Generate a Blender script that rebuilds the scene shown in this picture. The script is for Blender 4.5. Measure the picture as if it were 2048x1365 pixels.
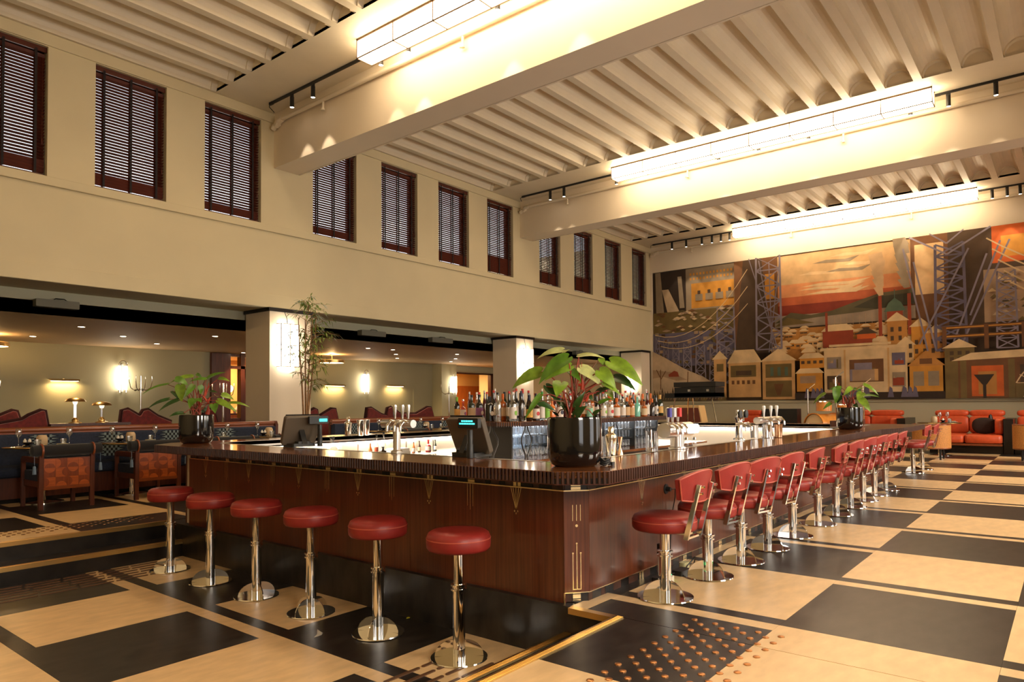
import bpy, math, random
from mathutils import Vector, Matrix
random.seed(7)
PI = math.pi
C = bpy.context.scene.collection
SC = bpy.context.scene
for o in list(bpy.data.objects): bpy.data.objects.remove(o)

# ------------------------------------------------------------------ camera
EYE = Vector((0, 0, 1.23))
def make_camera():
    yaw, pitch, roll = math.radians(51.73311), math.radians(1.57203), math.radians(-0.47243)
    fw = Vector((math.sin(yaw) * math.cos(pitch), math.cos(yaw) * math.cos(pitch), math.sin(pitch)))
    rt = Vector((math.cos(yaw), -math.sin(yaw), 0)); up = rt.cross(fw)
    r = rt * math.cos(roll) + up * math.sin(roll); u = up * math.cos(roll) - rt * math.sin(roll)
    cd = bpy.data.cameras.new('camera'); cam = bpy.data.objects.new('camera', cd); C.objects.link(cam)
    m = Matrix((r, u, -fw)).transposed().to_4x4(); m.translation = EYE
    cam.matrix_world = m
    cd.sensor_width = 36; cd.lens = 36 * 1382.1 / 2048
    cd.shift_x = (1024 - 1053.31) / 2048; cd.shift_y = (770.49 - 682.5) / 2048
    cd.clip_start = .05; cd.clip_end = 200
    SC.camera = cam
make_camera()

# ------------------------------------------------------------------ light and exposure
SC.view_settings.view_transform = 'Standard'; SC.view_settings.look = 'None'
SC.view_settings.gamma = 1; SC.view_settings.use_curve_mapping = False
SC.view_settings.exposure = EXPOSURE = 0.9
cy = SC.cycles
cy.use_denoising = True
cy.max_bounces = 10; cy.diffuse_bounces = 5; cy.glossy_bounces = 4; cy.transmission_bounces = 8; cy.transparent_max_bounces = 12
cy.caustics_reflective = False; cy.caustics_refractive = False
cy.sample_clamp_indirect = 4.0; cy.blur_glossy = .5
world = bpy.data.worlds.new('sky'); SC.world = world; world.use_nodes = True
bg = world.node_tree.nodes['Background']; bg.inputs[0].default_value = (.93, .97, 1, 1); bg.inputs[1].default_value = .9

WARM = (1, .70, .40); CREAM = (1, .80, .56); GOLD = (1, .60, .24)
def lamp(kind, name, loc, power, color, rot=(0, 0, 0), **kw):
    d = bpy.data.lights.new(name, kind); d.energy = power; d.color = color
    for k, v in kw.items(): setattr(d, k, v)
    o = bpy.data.objects.new(name, d); C.objects.link(o); o.location = loc; o.rotation_euler = rot
    return o
# daylight falling through the tall windows of the right-hand wall (behind the camera's shoulder)
for x in (1.2, 5.2, 9.2, 13.2, 17.2):
    lamp('AREA', 'daylight', (x, -1.9, 1.9), 110, (1, .87, .70), (math.radians(62), 0, 0), shape='RECTANGLE', size=1.5, size_y=2.4, spread=math.radians(150))

# ------------------------------------------------------------------ materials
MATS = {}
def mat(name, col, rough=.5, metal=0, var=0, scale=6, stretch=(1, 1, 1), bump=0, coat=0, spec=.5, emit=None, estr=0, trans=0, ior=1.45, sheen=0, col2=None, detail=4, bscale=None):
    if name in MATS: return MATS[name]
    m = bpy.data.materials.new(name); m.use_nodes = True; nt = m.node_tree; b = nt.nodes['Principled BSDF']
    I = b.inputs
    I['Base Color'].default_value = (*col, 1); I['Roughness'].default_value = rough; I['Metallic'].default_value = metal
    I['Specular IOR Level'].default_value = spec; I['Coat Weight'].default_value = coat; I['Coat Roughness'].default_value = .12
    I['Transmission Weight'].default_value = trans; I['IOR'].default_value = ior; I['Sheen Weight'].default_value = sheen
    if emit: I['Emission Color'].default_value = (*emit, 1); I['Emission Strength'].default_value = estr
    if var or bump:
        tc = nt.nodes.new('ShaderNodeTexCoord'); mp = nt.nodes.new('ShaderNodeMapping'); mp.inputs['Scale'].default_value = stretch
        nt.links.new(tc.outputs['Object'], mp.inputs[0])
        nz = nt.nodes.new('ShaderNodeTexNoise'); nz.inputs['Scale'].default_value = scale; nz.inputs['Detail'].default_value = detail
        nt.links.new(mp.outputs[0], nz.inputs['Vector'])
        if var:
            rp = nt.nodes.new('ShaderNodeValToRGB'); nt.links.new(nz.outputs[0], rp.inputs[0])
            c2 = col2 or tuple(min(1, c * (1 + var)) for c in col); c1 = tuple(c * (1 - var) for c in col)
            rp.color_ramp.elements[0].position = .32; rp.color_ramp.elements[0].color = (*c1, 1)
            rp.color_ramp.elements[1].position = .68; rp.color_ramp.elements[1].color = (*c2, 1)
            nt.links.new(rp.outputs[0], I['Base Color'])
        if bump:
            src = nz
            if bscale:
                src = nt.nodes.new('ShaderNodeTexNoise'); src.inputs['Scale'].default_value = bscale; nt.links.new(mp.outputs[0], src.inputs['Vector'])
            bp = nt.nodes.new('ShaderNodeBump'); bp.inputs['Strength'].default_value = bump; bp.inputs['Distance'].default_value = .01
            nt.links.new(src.outputs[0], bp.inputs['Height']); nt.links.new(bp.outputs[0], I['Normal'])
    MATS[name] = m
    return m
def emis(name, col, s):
    if name in MATS: return MATS[name]
    m = bpy.data.materials.new(name); m.use_nodes = True; nt = m.node_tree; nt.nodes.clear()
    e = nt.nodes.new('ShaderNodeEmission'); o = nt.nodes.new('ShaderNodeOutputMaterial')
    e.inputs[0].default_value = (*col, 1); e.inputs[1].default_value = s; nt.links.new(e.outputs[0], o.inputs[0]); MATS[name] = m
    return m
def s2l(*c):
    return tuple((x / 255 / 12.92 if x / 255 <= .04045 else ((x / 255 + .055) / 1.055) ** 2.4) for x in c)
WALL = mat('wall paint', s2l(212, 200, 166), .75, var=.03, scale=1.2, bump=.05, bscale=60)
SAGE = mat('grey sage paint', s2l(172, 170, 148), .75, var=.03, scale=1.2)
BACKW = mat('back wall paint', s2l(176, 170, 140), .8, var=.03, scale=1.2)
CEIL = mat('ceiling paint', s2l(232, 220, 196), .42, var=.03, scale=2, bump=.12, bscale=35)
BEAMM = mat('beam paint', s2l(232, 218, 196), .6, var=.02, scale=1.5)
LOWC = mat('low ceiling paint', s2l(222, 190, 150), .7)
DARKT = mat('dark linoleum', (.014, .011, .009), .34, var=.5, scale=5, stretch=(1, 2.5, 1), col2=(.030, .024, .019), detail=9, bump=.04)
BEIGE = mat('beige linoleum', s2l(214, 180, 132), .33, var=.11, scale=5, stretch=(1, 2.5, 1), detail=9, bump=.03)
BRASS = mat('brass', (.78, .52, .20), .28, 1)
INLAY = mat('pale gold inlay', (.85, .66, .36), .25, 1)
COPPER = mat('copper stud', (.62, .30, .12), .32, 1)
CHROME = mat('chrome', (.86, .85, .83), .06, 1)
STEEL = mat('brushed steel', (.70, .68, .65), .28, 1)
MAHOG = mat('mahogany veneer', s2l(92, 44, 22), .30, var=.30, scale=7, stretch=(9, 9, .25), coat=.25, detail=6)
MAHOG2 = mat('dark mahogany', s2l(78, 34, 20), .35, var=.25, scale=6, stretch=(6, 6, .4), coat=.2)
COUNTER = mat('polished counter wood', s2l(128, 76, 42), .10, var=.3, scale=4, stretch=(.6, .6, 3), coat=.5, detail=8)
EBONY = mat('ebony', (.010, .007, .006), .25)
WENGE = mat('wenge', s2l(66, 38, 26), .4, var=.3, scale=5, stretch=(5, 5, .5))
RED = mat('red leather', s2l(142, 40, 34), .42, var=.08, scale=14, bump=.06, bscale=160)
REDB = mat('red leather back', s2l(148, 46, 40), .42, var=.08, scale=14, bump=.06, bscale=160)
PIPING = mat('red piping', s2l(186, 86, 66), .4)
BLACKP = mat('black plastic', (.012, .012, .012), .4)
GREYP = mat('grey plastic', s2l(92, 80, 66), .45)
SLAT = mat('slat wood', s2l(84, 36, 24), .38, var=.2, scale=5, stretch=(1, 8, 8))
TAPE = mat('ladder tape', (.015, .009, .010), .8)
GLASS = mat('clear glass', (1, 1, 1), .0, trans=1, ior=1.3, spec=.5)
CERAM = mat('black glazed ceramic', (.006, .005, .005), .07, coat=.6)
SOIL = mat('soil', (.03, .02, .012), .9, bump=.5, scale=30)
LIGHTBOX = emis('lit opal panel', (1, .76, .48), 8.5)
OPALF = mat('light box frame', s2l(120, 92, 66), .5)
DAY = emis('daylight glass', (1, .97, .95), 1.9)

# ------------------------------------------------------------------ mesh helper
class MB:
    def __init__(s): s.v = []; s.f = []; s.m = []; s.cur = 0
    def add(s, vs, fs):
        n = len(s.v); s.v += [tuple(p) for p in vs]; s.f += [tuple(i + n for i in f) for f in fs]; s.m += [s.cur] * len(fs); return s
    def box(s, x0, y0, z0, x1, y1, z1):
        return s.add([(x0, y0, z0), (x1, y0, z0), (x1, y1, z0), (x0, y1, z0), (x0, y0, z1), (x1, y0, z1), (x1, y1, z1), (x0, y1, z1)],
                     [(3, 2, 1, 0), (4, 5, 6, 7), (0, 1, 5, 4), (1, 2, 6, 5), (2, 3, 7, 6), (3, 0, 4, 7)])
    def prism(s, poly, a, b, ax='z'):          # polygon extruded along an axis
        P = {'z': lambda p, t: (p[0], p[1], t), 'y': lambda p, t: (p[0], t, p[1]), 'x': lambda p, t: (t, p[0], p[1])}[ax]
        n = len(poly); vs = [P(p, a) for p in poly] + [P(p, b) for p in poly]
        ar = sum(poly[i][0] * poly[(i + 1) % n][1] - poly[(i + 1) % n][0] * poly[i][1] for i in range(n))
        fl = (ar > 0) != (ax == 'y')
        fl = fl if b > a else not fl
        fs = [tuple(range(n))[::-1] if fl else tuple(range(n)), tuple(range(n, 2 * n)) if fl else tuple(range(n, 2 * n))[::-1]]
        for i in range(n):
            j = (i + 1) % n
            fs.append((i, j, n + j, n + i) if fl else (n + i, n + j, j, i))
        return s.add(vs, fs)
    def lathe(s, prof, c=(0, 0, 0), n=24, cap=True):   # profile of (radius, z) from bottom to top
        vs = []; fs = []; k = len(prof)
        for r, z in prof:
            for i in range(n):
                a = 2 * PI * i / n; vs.append((c[0] + r * math.cos(a), c[1] + r * math.sin(a), c[2] + z))
        for j in range(k - 1):
            for i in range(n):
                i2 = (i + 1) % n; fs.append((j * n + i, j * n + i2, (j + 1) * n + i2, (j + 1) * n + i))
        if cap:
            if prof[0][0] > 1e-6: fs.append(tuple(range(n))[::-1])
            if prof[-1][0] > 1e-6: fs.append(tuple(range((k - 1) * n, k * n)))
        return s.add(vs, fs)
    def tube(s, pts, r, n=8, cap=True):
        pts = [Vector(p) for p in pts]; k = len(pts); R = r if isinstance(r, (list, tuple)) else [r] * k
        vs = []; fs = []; prev = None
        for i, p in enumerate(pts):
            t = (pts[min(i + 1, k - 1)] - pts[max(i - 1, 0)]).normalized()
            if prev is None:
                a = Vector((0, 0, 1)) if abs(t.z) < .9 else Vector((1, 0, 0)); u = t.cross(a).normalized()
            else: u = (prev - t * prev.dot(t)).normalized()
            prev = u; w = t.cross(u)
            for j in range(n):
                an = 2 * PI * j / n; vs.append(p + (u * math.cos(an) + w * math.sin(an)) * R[i])
        for i in range(k - 1):
            for j in range(n):
                j2 = (j + 1) % n; fs.append((i * n + j, i * n + j2, (i + 1) * n + j2, (i + 1) * n + j))
        if cap: fs.append(tuple(range(n))[::-1]); fs.append(tuple(range((k - 1) * n, k * n)))
        return s.add(vs, fs)
    def rbox(s, x0, y0, z0, x1, y1, z1, r, n=3, ax='z'):   # box with rounded corners seen along an axis
        a0, b0, a1, b1, c0, c1 = {'z': (x0, y0, x1, y1, z0, z1), 'y': (x0, z0, x1, z1, y0, y1), 'x': (y0, z0, y1, z1, x0, x1)}[ax]
        P = []
        for cx, cy_, st in ((a1 - r, b1 - r, 0), (a0 + r, b1 - r, 1), (a0 + r, b0 + r, 2), (a1 - r, b0 + r, 3)):
            for i in range(n + 1):
                t = (st + i / n) * PI / 2; P.append((cx + r * math.cos(t), cy_ + r * math.sin(t)))
        return s.prism(P, c0, c1, ax)
    def pillow(s, x0, y0, z0, x1, y1, z1, nx=8, ny=8, e=.5, nz=3):     # soft cushion: superellipsoid
        cx, cyy, cz = (x0 + x1) / 2, (y0 + y1) / 2, (z0 + z1) / 2; hx, hy, hz = (x1 - x0) / 2, (y1 - y0) / 2, (z1 - z0) / 2
        sg = lambda c, p: math.copysign(abs(c) ** p, c)
        N = 20; K = 10; vs = []; fs = []
        for j in range(K + 1):
            ph = -PI / 2 + PI * j / K
            for i in range(N):
                th = 2 * PI * i / N; cp = sg(math.cos(ph), e)
                vs.append((cx + hx * cp * sg(math.cos(th), e * .7), cyy + hy * cp * sg(math.sin(th), e * .7), cz + hz * sg(math.sin(ph), e)))
        for j in range(K):
            for i in range(N):
                i2 = (i + 1) % N; fs.append((j * N + i, j * N + i2, (j + 1) * N + i2, (j + 1) * N + i))
        return s.add(vs, fs)
    def xf(s, m, start=0):
        s.v[start:] = [tuple(m @ Vector(p)) for p in s.v[start:]]; return s
    def mesh(s, name, mats, smooth=None):
        me = bpy.data.meshes.new(name); me.from_pydata(s.v, [], s.f)
        for m in (mats if isinstance(mats, (list, tuple)) else [mats]): me.materials.append(m)
        if any(s.m): me.polygons.foreach_set('material_index', s.m)
        if smooth is not None:
            me.polygons.foreach_set('use_smooth', [True] * len(s.f)); me.set_sharp_from_angle(angle=math.radians(smooth))
        me.update(); return me
def link(name, me, parent=None, loc=(0, 0, 0), rot=(0, 0, 0), **props):
    o = bpy.data.objects.new(name, me); C.objects.link(o); o.location = loc; o.rotation_euler = rot
    if parent: o.parent = parent
    for k, v in props.items(): o[k] = v
    return o
def obj(name, mb, m, parent=None, loc=(0, 0, 0), rot=(0, 0, 0), smooth=None, bevel=0, **props):
    o = link(name, mb.mesh(name, m, smooth), parent, loc, rot, **props)
    if bevel:
        b = o.modifiers.new('bevel', 'BEVEL'); b.width = bevel; b.segments = 2; b.limit_method = 'ANGLE'; b.angle_limit = math.radians(40)
    return o
def thing(name, label, cat, loc=(0, 0, 0), rz=0, group=None):
    o = bpy.data.objects.new(name, None); C.objects.link(o); o.location = loc; o.rotation_euler = (0, 0, rz)
    o.empty_display_size = .1; return tag(o, label, cat, group)
def tag(o, label, cat, group=None):
    o['label'] = label; o['category'] = cat; o['kind'] = 'thing'
    if group: o['group'] = group
    return o
def struct(name, mb, m, parent=None, smooth=None, **props):
    return obj(name, mb, m, parent, smooth=smooth, kind='structure', **props)
def dup(root, loc, rz=None, label=None, group=None):
    r = root.copy(); C.objects.link(r); r.location = loc
    if rz is not None: r.rotation_euler = (0, 0, rz)
    if label: r['label'] = label
    if group: r['group'] = group
    for ch in list(root.children):
        c = ch.copy(); C.objects.link(c); c.parent = r
        for g in list(ch.children):
            d = g.copy(); C.objects.link(d); d.parent = c
    return r
def arc(cx, cy_, r, a0, a1, n): return [(cx + r * math.cos(a0 + (a1 - a0) * i / n), cy_ + r * math.sin(a0 + (a1 - a0) * i / n)) for i in range(n + 1)]
# ------------------------------------------------------------------ the shell
XA, XB, YR, YW, ZC = -4.0, 22.0, -1.7, 11.67, 6.73      # near end, mural wall, right wall, window wall, ceiling
LO = -.33
fl = MB()
fl.box(XA, YR - .3, -.5, XB + .3, 2.09, -.004); fl.box(3.47, 2.09, -.5, XB + .3, 7.67, -.004); fl.box(XA, 7.67, -.5, XB + .3, 20.5, -.004)
FLOOR = struct('floor', fl, DARKT)
sunk = struct('floor', MB().box(XA, 2.455, -.8, 3.47, 7.34, LO - .004), DARKT)
def steps(y0, y1, nose_lo, nose_hi, face):
    st = struct('trim_1' if face > 0 else 'trim_2', MB().box(XA, y0, -.6, 3.47, y1, -.168), DARKT)
    obj('tread', MB().box(XA, y0 + .001, -.168, 3.47, y1 - .001, -.165), DARKT, st)
    for n, (yy, zz) in enumerate((nose_lo, nose_hi)):
        b = MB(); s = .045 * face
        b.box(XA, min(yy, yy + s), zz, 3.47, max(yy, yy + s), zz + .006); b.box(XA, min(yy - .006 * face, yy), zz - .035, 3.47, max(yy - .006 * face, yy), zz + .006)
        for i in range(4): b.box(XA, min(yy + s * (.18 + .2 * i), yy + s * (.26 + .2 * i)), zz + .006, 3.47, max(yy + s * (.18 + .2 * i), yy + s * (.26 + .2 * i)), zz + .008)
        obj('brass_nosing', b, BRASS, st)
    return st
ST1 = steps(7.34, 7.67, (7.34, -.165), (7.67, 0), 1)
ST2 = steps(2.09, 2.455, (2.455, -.165), (2.09, 0), -1)
obj('brass_nosing', MB().box(3.43, 2.09, 0, 3.475, 2.40, .006).box(3.424, 2.09, -.03, 3.43, 2.40, .006), BRASS, ST2)
# inlaid linoleum: dark and beige rectangles with stripes between them, one grid for the whole hall
TILES = {}
def piece(parent, name, m, x0, x1, y0, y1, z):
    g = .0012; w, d = round(x1 - x0 - g, 4), round(y1 - y0 - g, 4)
    if w < .03 or d < .03: return
    k = (w, d, m.name)
    if k not in TILES: TILES[k] = MB().box(-w / 2, -d / 2, -.004, w / 2, d / 2, 0).mesh('floor_tile', m)
    link(name, TILES[k], parent, ((x0 + x1) / 2, (y0 + y1) / 2, z))
def tiles(parent, xa, xb, ya, yb, z):
    for j in range(-3, 14):
        y0, y1 = max(ya, .285 + 1.01 * j), min(yb, .285 + 1.01 * (j + 1))
        if y1 - y0 < .03: continue
        for k in range(-7, 17):
            X = 3.76 + 1.2 * k
            if (j + k) % 2 == 0: L = ((DARKT, .11, 1.2, 'floor_tile'), (BEIGE, 1.2, 1.31, 'floor_stripe'))
            else: L = ((DARKT, .11, .22, 'floor_stripe'), (BEIGE, .22, 1.31, 'floor_tile'))
            for m, a, b, nm in L:
                x0, x1 = max(xa, X + a), min(xb, X + b)
                if x1 > x0: piece(parent, nm, m, x0, x1, y0, y1, z)
tiles(FLOOR, 1.5, 3.47, -.8, 2.045, 0)
tiles(FLOOR, 3.475, 19.6, -.8, 2.42, 0)
tiles(sunk, -.5, 3.47, 2.455, 7.34, LO)
platform = struct('floor', MB().box(XA, 7.715, -.003, 6.9, 11.6, -.0025), DARKT)
tiles(platform, .5, 6.4, 7.715, 11.4, 0)
far_floor = struct('floor', MB().box(12.9, 2.45, -.003, 21.9, 11.6, -.0025), DARKT)
tiles(far_floor, 12.95, 20.2, 2.42, 6.4, 0)
# tactile paving: copper studs at the head of each flight, ribs at its foot
studm = MB().lathe([(.0175, 0), (.0165, .004), (.010, .006), (0, .0065)], n=10).mesh('tactile_stud', COPPER, 40)
for r in range(9):
    y = 1.707 - .0605 * r
    for i in range(-2, 15):
        x = 3.442 - .12 * i - (.06 if r % 2 else 0)
        if x > 1.9: link('tactile_stud', studm, FLOOR, (x, y, 0))
studb = MB().lathe([(.0175, 0), (.0165, .004), (.010, .006), (0, .0065)], n=8).mesh('tactile_stud', mat('dark copper', (.34, .18, .09), .35, 1), 40)
for r in range(6):
    y = 8.02 + .0605 * r
    for i in range(17):
        x = 3.46 - .12 * i - (.06 if r % 2 else 0)
        if x > 1.75: link('tactile_stud', studb, platform, (x, y, 0))
RIB = mat('tactile rib', s2l(94, 66, 46), .4)
ribm = MB().rbox(-.135, -.0125, 0, .135, .0125, .006, .012).mesh('tactile_rib', RIB)
for r in range(6):
    for i in range(6): link('tactile_rib', ribm, sunk, (3.07 - .29 * i - (.03 if r % 2 else 0), 7.26 - .098 * r, LO))
for r in range(4):
    for i in range(5): link('tactile_rib', ribm, sunk, (3.03 - .29 * i - (.03 if r % 2 else 0), 2.77 + .1 * r, LO))

# window wall: band below, piers, head, sills
WIN = [(.74, 1.80), (2.47, 3.53), (4.158, 5.22), (5.863, 6.92), (8.03, 9.09), (9.757, 10.81), (11.48, 12.53), (13.22, 14.26), (15.42, 16.44), (17.15, 18.18), (18.90, 19.92), (20.65, 21.64)]
ZS, ZT = 4.60, 6.53
w = MB(); w.box(XA, YW, 3.067, XB, YW + .3, ZS); w.box(XA, YW, ZT, XB, YW + .3, ZC)
xs = [XA] + [v for p in WIN for v in p] + [XB]
for i in range(0, len(xs), 2): w.box(xs[i], YW, ZS, xs[i + 1], YW + .3, ZT)
WL = struct('wall_left', w, WALL)
obj('sill_band', MB().box(XA, YW - .055, 4.475, XB, YW, ZS + .004), WALL, WL, bevel=.006)
obj('head_band', MB().box(XA, YW - .03, ZT + .01, XB, YW, ZC - .02), WALL, WL, bevel=.006)
obj('foot_band', MB().box(XA, YW - .025, 3.067, XB, YW, 3.30), WALL, WL, bevel=.006)
so = struct('ceiling', MB().box(XA, YW, 3.067 - .001, 24, 12.57, 3.2), WALL)
struct('wall_left', MB().box(XA, 12.57, 2.713, 24, 12.8, 3.2), SAGE)
LOWCEIL = struct('ceiling', MB().box(XA, 12.57, 2.713, 24, 21.5, 2.9), LOWC)
# main ceiling: flat plate around slots, ribs and barrel vaults between the beams
BEAMS = [(-.19, .37, 5.70), (7.18, 7.74, 5.70), (14.55, 15.11, 5.745), (21.92, 22.3, 5.83)]
CY0, CP, CW = .870, .5725, .440
vault = {}
def coffers(x0, x1, parent):
    L = x1 - x0; r = CW / 2
    v = MB(); n = 12
    for i in range(n):
        a0, a1 = PI * i / n, PI * (i + 1) / n
        p = [(-L / 2, r * math.cos(a), r * math.sin(a) * 1.05) for a in (a0, a1)]; q = [(L / 2, y, z) for _, y, z in p]
        v.add([p[0], q[0], q[1], p[1]], [(0, 1, 2, 3)])
    for sx in (-1, 1):
        v.add([(sx * L / 2, r * math.cos(PI * i / n), r * math.sin(PI * i / n) * 1.05) for i in range(n + 1)], [tuple(range(n + 1)) if sx < 0 else tuple(range(n + 1))[::-1]])
        for i in range(n):       # a shallow lip just inside each end
            A = [(sx * (L / 2 - .10), rr * math.cos(a), rr * math.sin(a) * 1.05) for a in (PI * i / n, PI * (i + 1) / n) for rr in (r, r - .022)]
            B = [(sx * L / 2, y, z) for _, y, z in A]
            v.add(A + B, [(0, 2, 3, 1), (1, 3, 7, 5)])
    vm = v.mesh('coffer', CEIL, 35)
    rm = MB().box(-L / 2, -(CP - CW) / 2, 0, L / 2, (CP - CW) / 2, .05).mesh('ceiling_rib', CEIL)
    for k in range(-4, 19):
        y = CY0 + CP * k
        link('coffer', vm, parent, ((x0 + x1) / 2, y + CW / 2, ZC)); link('ceiling_rib', rm, parent, ((x0 + x1) / 2, y + CW + (CP - CW) / 2, ZC))
cm = MB()
bays = [(.37, 7.18, 1.25, 6.03), (7.74, 14.55, 8.55, 13.365), (15.11, 21.92, 15.95, 20.56)]
y0c, y1c = CY0 + CP * -4, CY0 + CP * 19
for a, b, c0, c1 in bays:
    cm.box(a, YR, ZC, c0, YW, ZC + .05); cm.box(c1, YR, ZC, b, YW, ZC + .05)
    cm.box(c0, YR, ZC, c1, y0c, ZC + .05); cm.box(c0, y1c, ZC, c1, YW, ZC + .05)
cm.box(XA - .3, YR, ZC, .37, YW, ZC + .05); cm.box(XA - .3, YR - .3, ZC + .3, XB + .4, YW + .3, ZC + .4)
CE = struct('ceiling', cm, CEIL)
for a, b, c0, c1 in bays: coffers(c0, c1, CE)
for i, (a, b, z) in enumerate(BEAMS):
    bm_ = struct('ceiling_beam', MB().box(a, YR, z, b - .05, YW, ZC), BEAMM)
    obj('rear_flange', MB().box(b - .036, YR, z, b, YW - .001, ZC).box(b - .05, YR, z + .05, b - .036, YW - .001, ZC), BEAMM, bm_)
# other walls
struct('wall_far', MB().box(22.06, YR - .3, -.5, 22.4, 20, 7.1), WALL)
dado = struct('wall_far', MB().box(21.95, YR, 0, 22.06, 12.6, 1.20), WALL)
obj('dado_cap', MB().box(21.86, YR, 1.20, 22.06, 11.6, 1.275), WALL, dado, bevel=.008)
obj('edge_trim', MB().box(21.9, 11.585, 1.27, 22.06, 11.67, 5.83), BEAMM, dado)
struct('wall_near', MB().box(XA - .3, YR - .3, -.8, XA, 20, 7.1), WALL)
wr = MB(); rx = [XA] + [v for x in (1.2, 5.2, 9.2, 13.2, 17.2) for v in (x - .8, x + .8)] + [XB + .3]
wr.box(XA, YR - .3, -.5, XB + .3, YR, .5); wr.box(XA, YR - .3, 3.3, XB + .3, YR, 7.1)
for i in range(0, len(rx), 2): wr.box(rx[i], YR - .3, .5, rx[i + 1], YR, 3.3)
struct('wall_right', wr, WALL)
for i, x in enumerate((1.2, 5.2, 9.2, 13.2, 17.2)):
    wn = struct('window_%d' % (21 + i), MB().box(x - .8, YR - .2, .5, x - .74, YR - .12, 3.3).box(x + .74, YR - .2, .5, x + .8, YR - .12, 3.3).box(x - .8, YR - .2, .5, x + .8, YR - .12, .56).box(x - .8, YR - .2, 3.24, x + .8, YR - .12, 3.3).box(x - .02, YR - .2, .5, x + .02, YR - .12, 3.3).box(x - .8, YR - .2, 2.3, x + .8, YR - .12, 2.34), BEAMM)
    obj('window_pane', MB().box(x - .74, YR - .165, .56, x + .74, YR - .16, 3.24), DAY, wn)
# lounge back wall with its openings
YB = 18.45
lb = MB(); lb.box(XA, YB, 0, 9.44, YB + .2, 2.72); lb.box(12.40, YB, 0, 17.80, YB + .2, 2.72); lb.box(17.8, YB + .02, 2.44, 21.25, YB + .2, 2.72); lb.box(21.25, YB, 0, 24, YB + .2, 2.72)
struct('wall_lounge', lb, BACKW)
struct('wall_lounge', MB().box(17.78, 17.95, 0, 18.55, 18.6, 2.715), BACKW)
struct('wall_lounge', MB().box(24, 11.6, 0, 24.2, 21.5, 3.2), BACKW)
WARMW = mat('warm side room paint', s2l(236, 196, 130), .8); WOODL = mat('lit oak', s2l(176, 98, 44), .5, var=.2, scale=6, stretch=(6, 1, .5))
rm_ = MB(); rm_.box(8.5, 21.3, 0, 24, 21.5, 2.8); rm_.box(8.3, YB + .2, 0, 8.5, 21.5, 2.8); rm_.box(14.5, YB + .2, 0, 14.7, 21.3, 2.8)
struct('wall_side_room', rm_, WARMW)
struct('floor', MB().box(8.3, YB, -.001, 24, 21.5, .002), BEIGE)
struct('trim_3', MB().box(18.62, YB - .06, 2.40, 21.2, YB + .02, 2.46).box(20.98, YB - .06, 0, 21.26, YB + .1, 2.46), MAHOG2)
obj('oak_panel', MB().box(20.0, 21.2, 0, 23.9, 21.3, 2.05).box(20.9, 21.18, .2, 21.7, 21.2, 1.75), WOODL, struct('trim_4', MB().box(19.9, 21.18, 0, 20.0, 21.3, 2.1), WOODL))
# columns under the window wall
def column(x0, x1, y0=YW, y1=12.5):
    c = struct('column', MB().box(x0, y0, 0, x1, y1, 3.0), BEAMM)
    obj('capital', MB().box(x0 - .03, y0 - .03, 3.0, x1 + .03, y1 + .03, 3.066), EBONY, c)
    obj('plinth_strip', MB().box(x0 - .012, y0 - .012, 0, x1 + .012, y1, .14), MAHOG2, c)
    return c
column(7.10, 7.98); column(14.36, 15.10); column(21.25, 21.85, YW + .02)

# clerestory windows and their wooden blinds
fmesh = {}
def clerestory(n, x0, x1, closed):
    wd = x1 - x0; k = round(wd, 2)
    if k not in fmesh:
        f = MB(); f.box(0, .18, 0, .05, .25, ZT - ZS); f.box(wd - .10, .18, 0, wd, .25, ZT - ZS); f.box(0, .18, 0, wd, .25, .06); f.box(0, .18, ZT - ZS - .08, wd, .25, ZT - ZS)
        fmesh[k] = (f.mesh('window_frame', MAHOG2), MB().box(.05, .21, .06, wd - .10, .215, ZT - ZS - .08).mesh('window_pane', GLASS),
                    MB().box(.02 - wd / 2, -.025, -.0016, wd / 2 - .02, .025, .0016).mesh('slat', SLAT), MB().rbox(-.0, .045, 0, wd, .075, .075, .004).mesh('headrail', SLAT),
                    MB().box(-.016, .042, .05, .016, .046, ZT - ZS - .05).box(-.016, .106, .05, .016, .109, ZT - ZS - .05).mesh('ladder_tape', TAPE), MB().box(.02, .05, .03, wd - .02, .10, .048).mesh('bottom_rail', SLAT))
    F, P, S, H, T, B = fmesh[k]
    wn = link('window_%d' % n, F, None, (x0, YW, ZS), kind='structure'); link('window_pane', P, wn)
    ORD = ['first', 'second', 'third', 'fourth', 'fifth', 'sixth', 'seventh', 'eighth', 'ninth', 'tenth', 'eleventh', 'twelfth']
    t = thing('venetian_blind', 'dark wooden venetian blind, %s high window from the left' % ORD[n - 2], 'blind', (x0, YW, ZS), 0, 'wooden blinds in the high windows')
    link('headrail', H, t, (0, 0, ZT - ZS - .08)); link('bottom_rail', B, t)
    z = ZT - ZS - .13; i = 0; N = 0; zs = []
    while z > .07: zs.append(z); z -= .0475
    for i, z in enumerate(zs):
        shut = i >= len(zs) - closed or i < 1
        link('slat', S, t, (wd / 2, .076, z), (math.radians(-58 if shut else -25 + random.uniform(-1.5, 1.5)), 0, 0))
    for q in (.13, .5, .87): link('ladder_tape', T, t, (wd * q, 0, 0))
    obj('cord', MB().tube([(wd - .06, .035, 1.75), (wd - .06, .035, .55)], .003, 5).lathe([(.008, .47), (.011, .50), (.006, .55)], (wd - .06, .035, 0), 8), SLAT, t)
for n, (x0, x1) in enumerate(WIN[1:]): clerestory(n + 2, x0, x1, [4, 4, 3, 3, 3, 5, 9, 7, 9, 7, 3][n])
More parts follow.
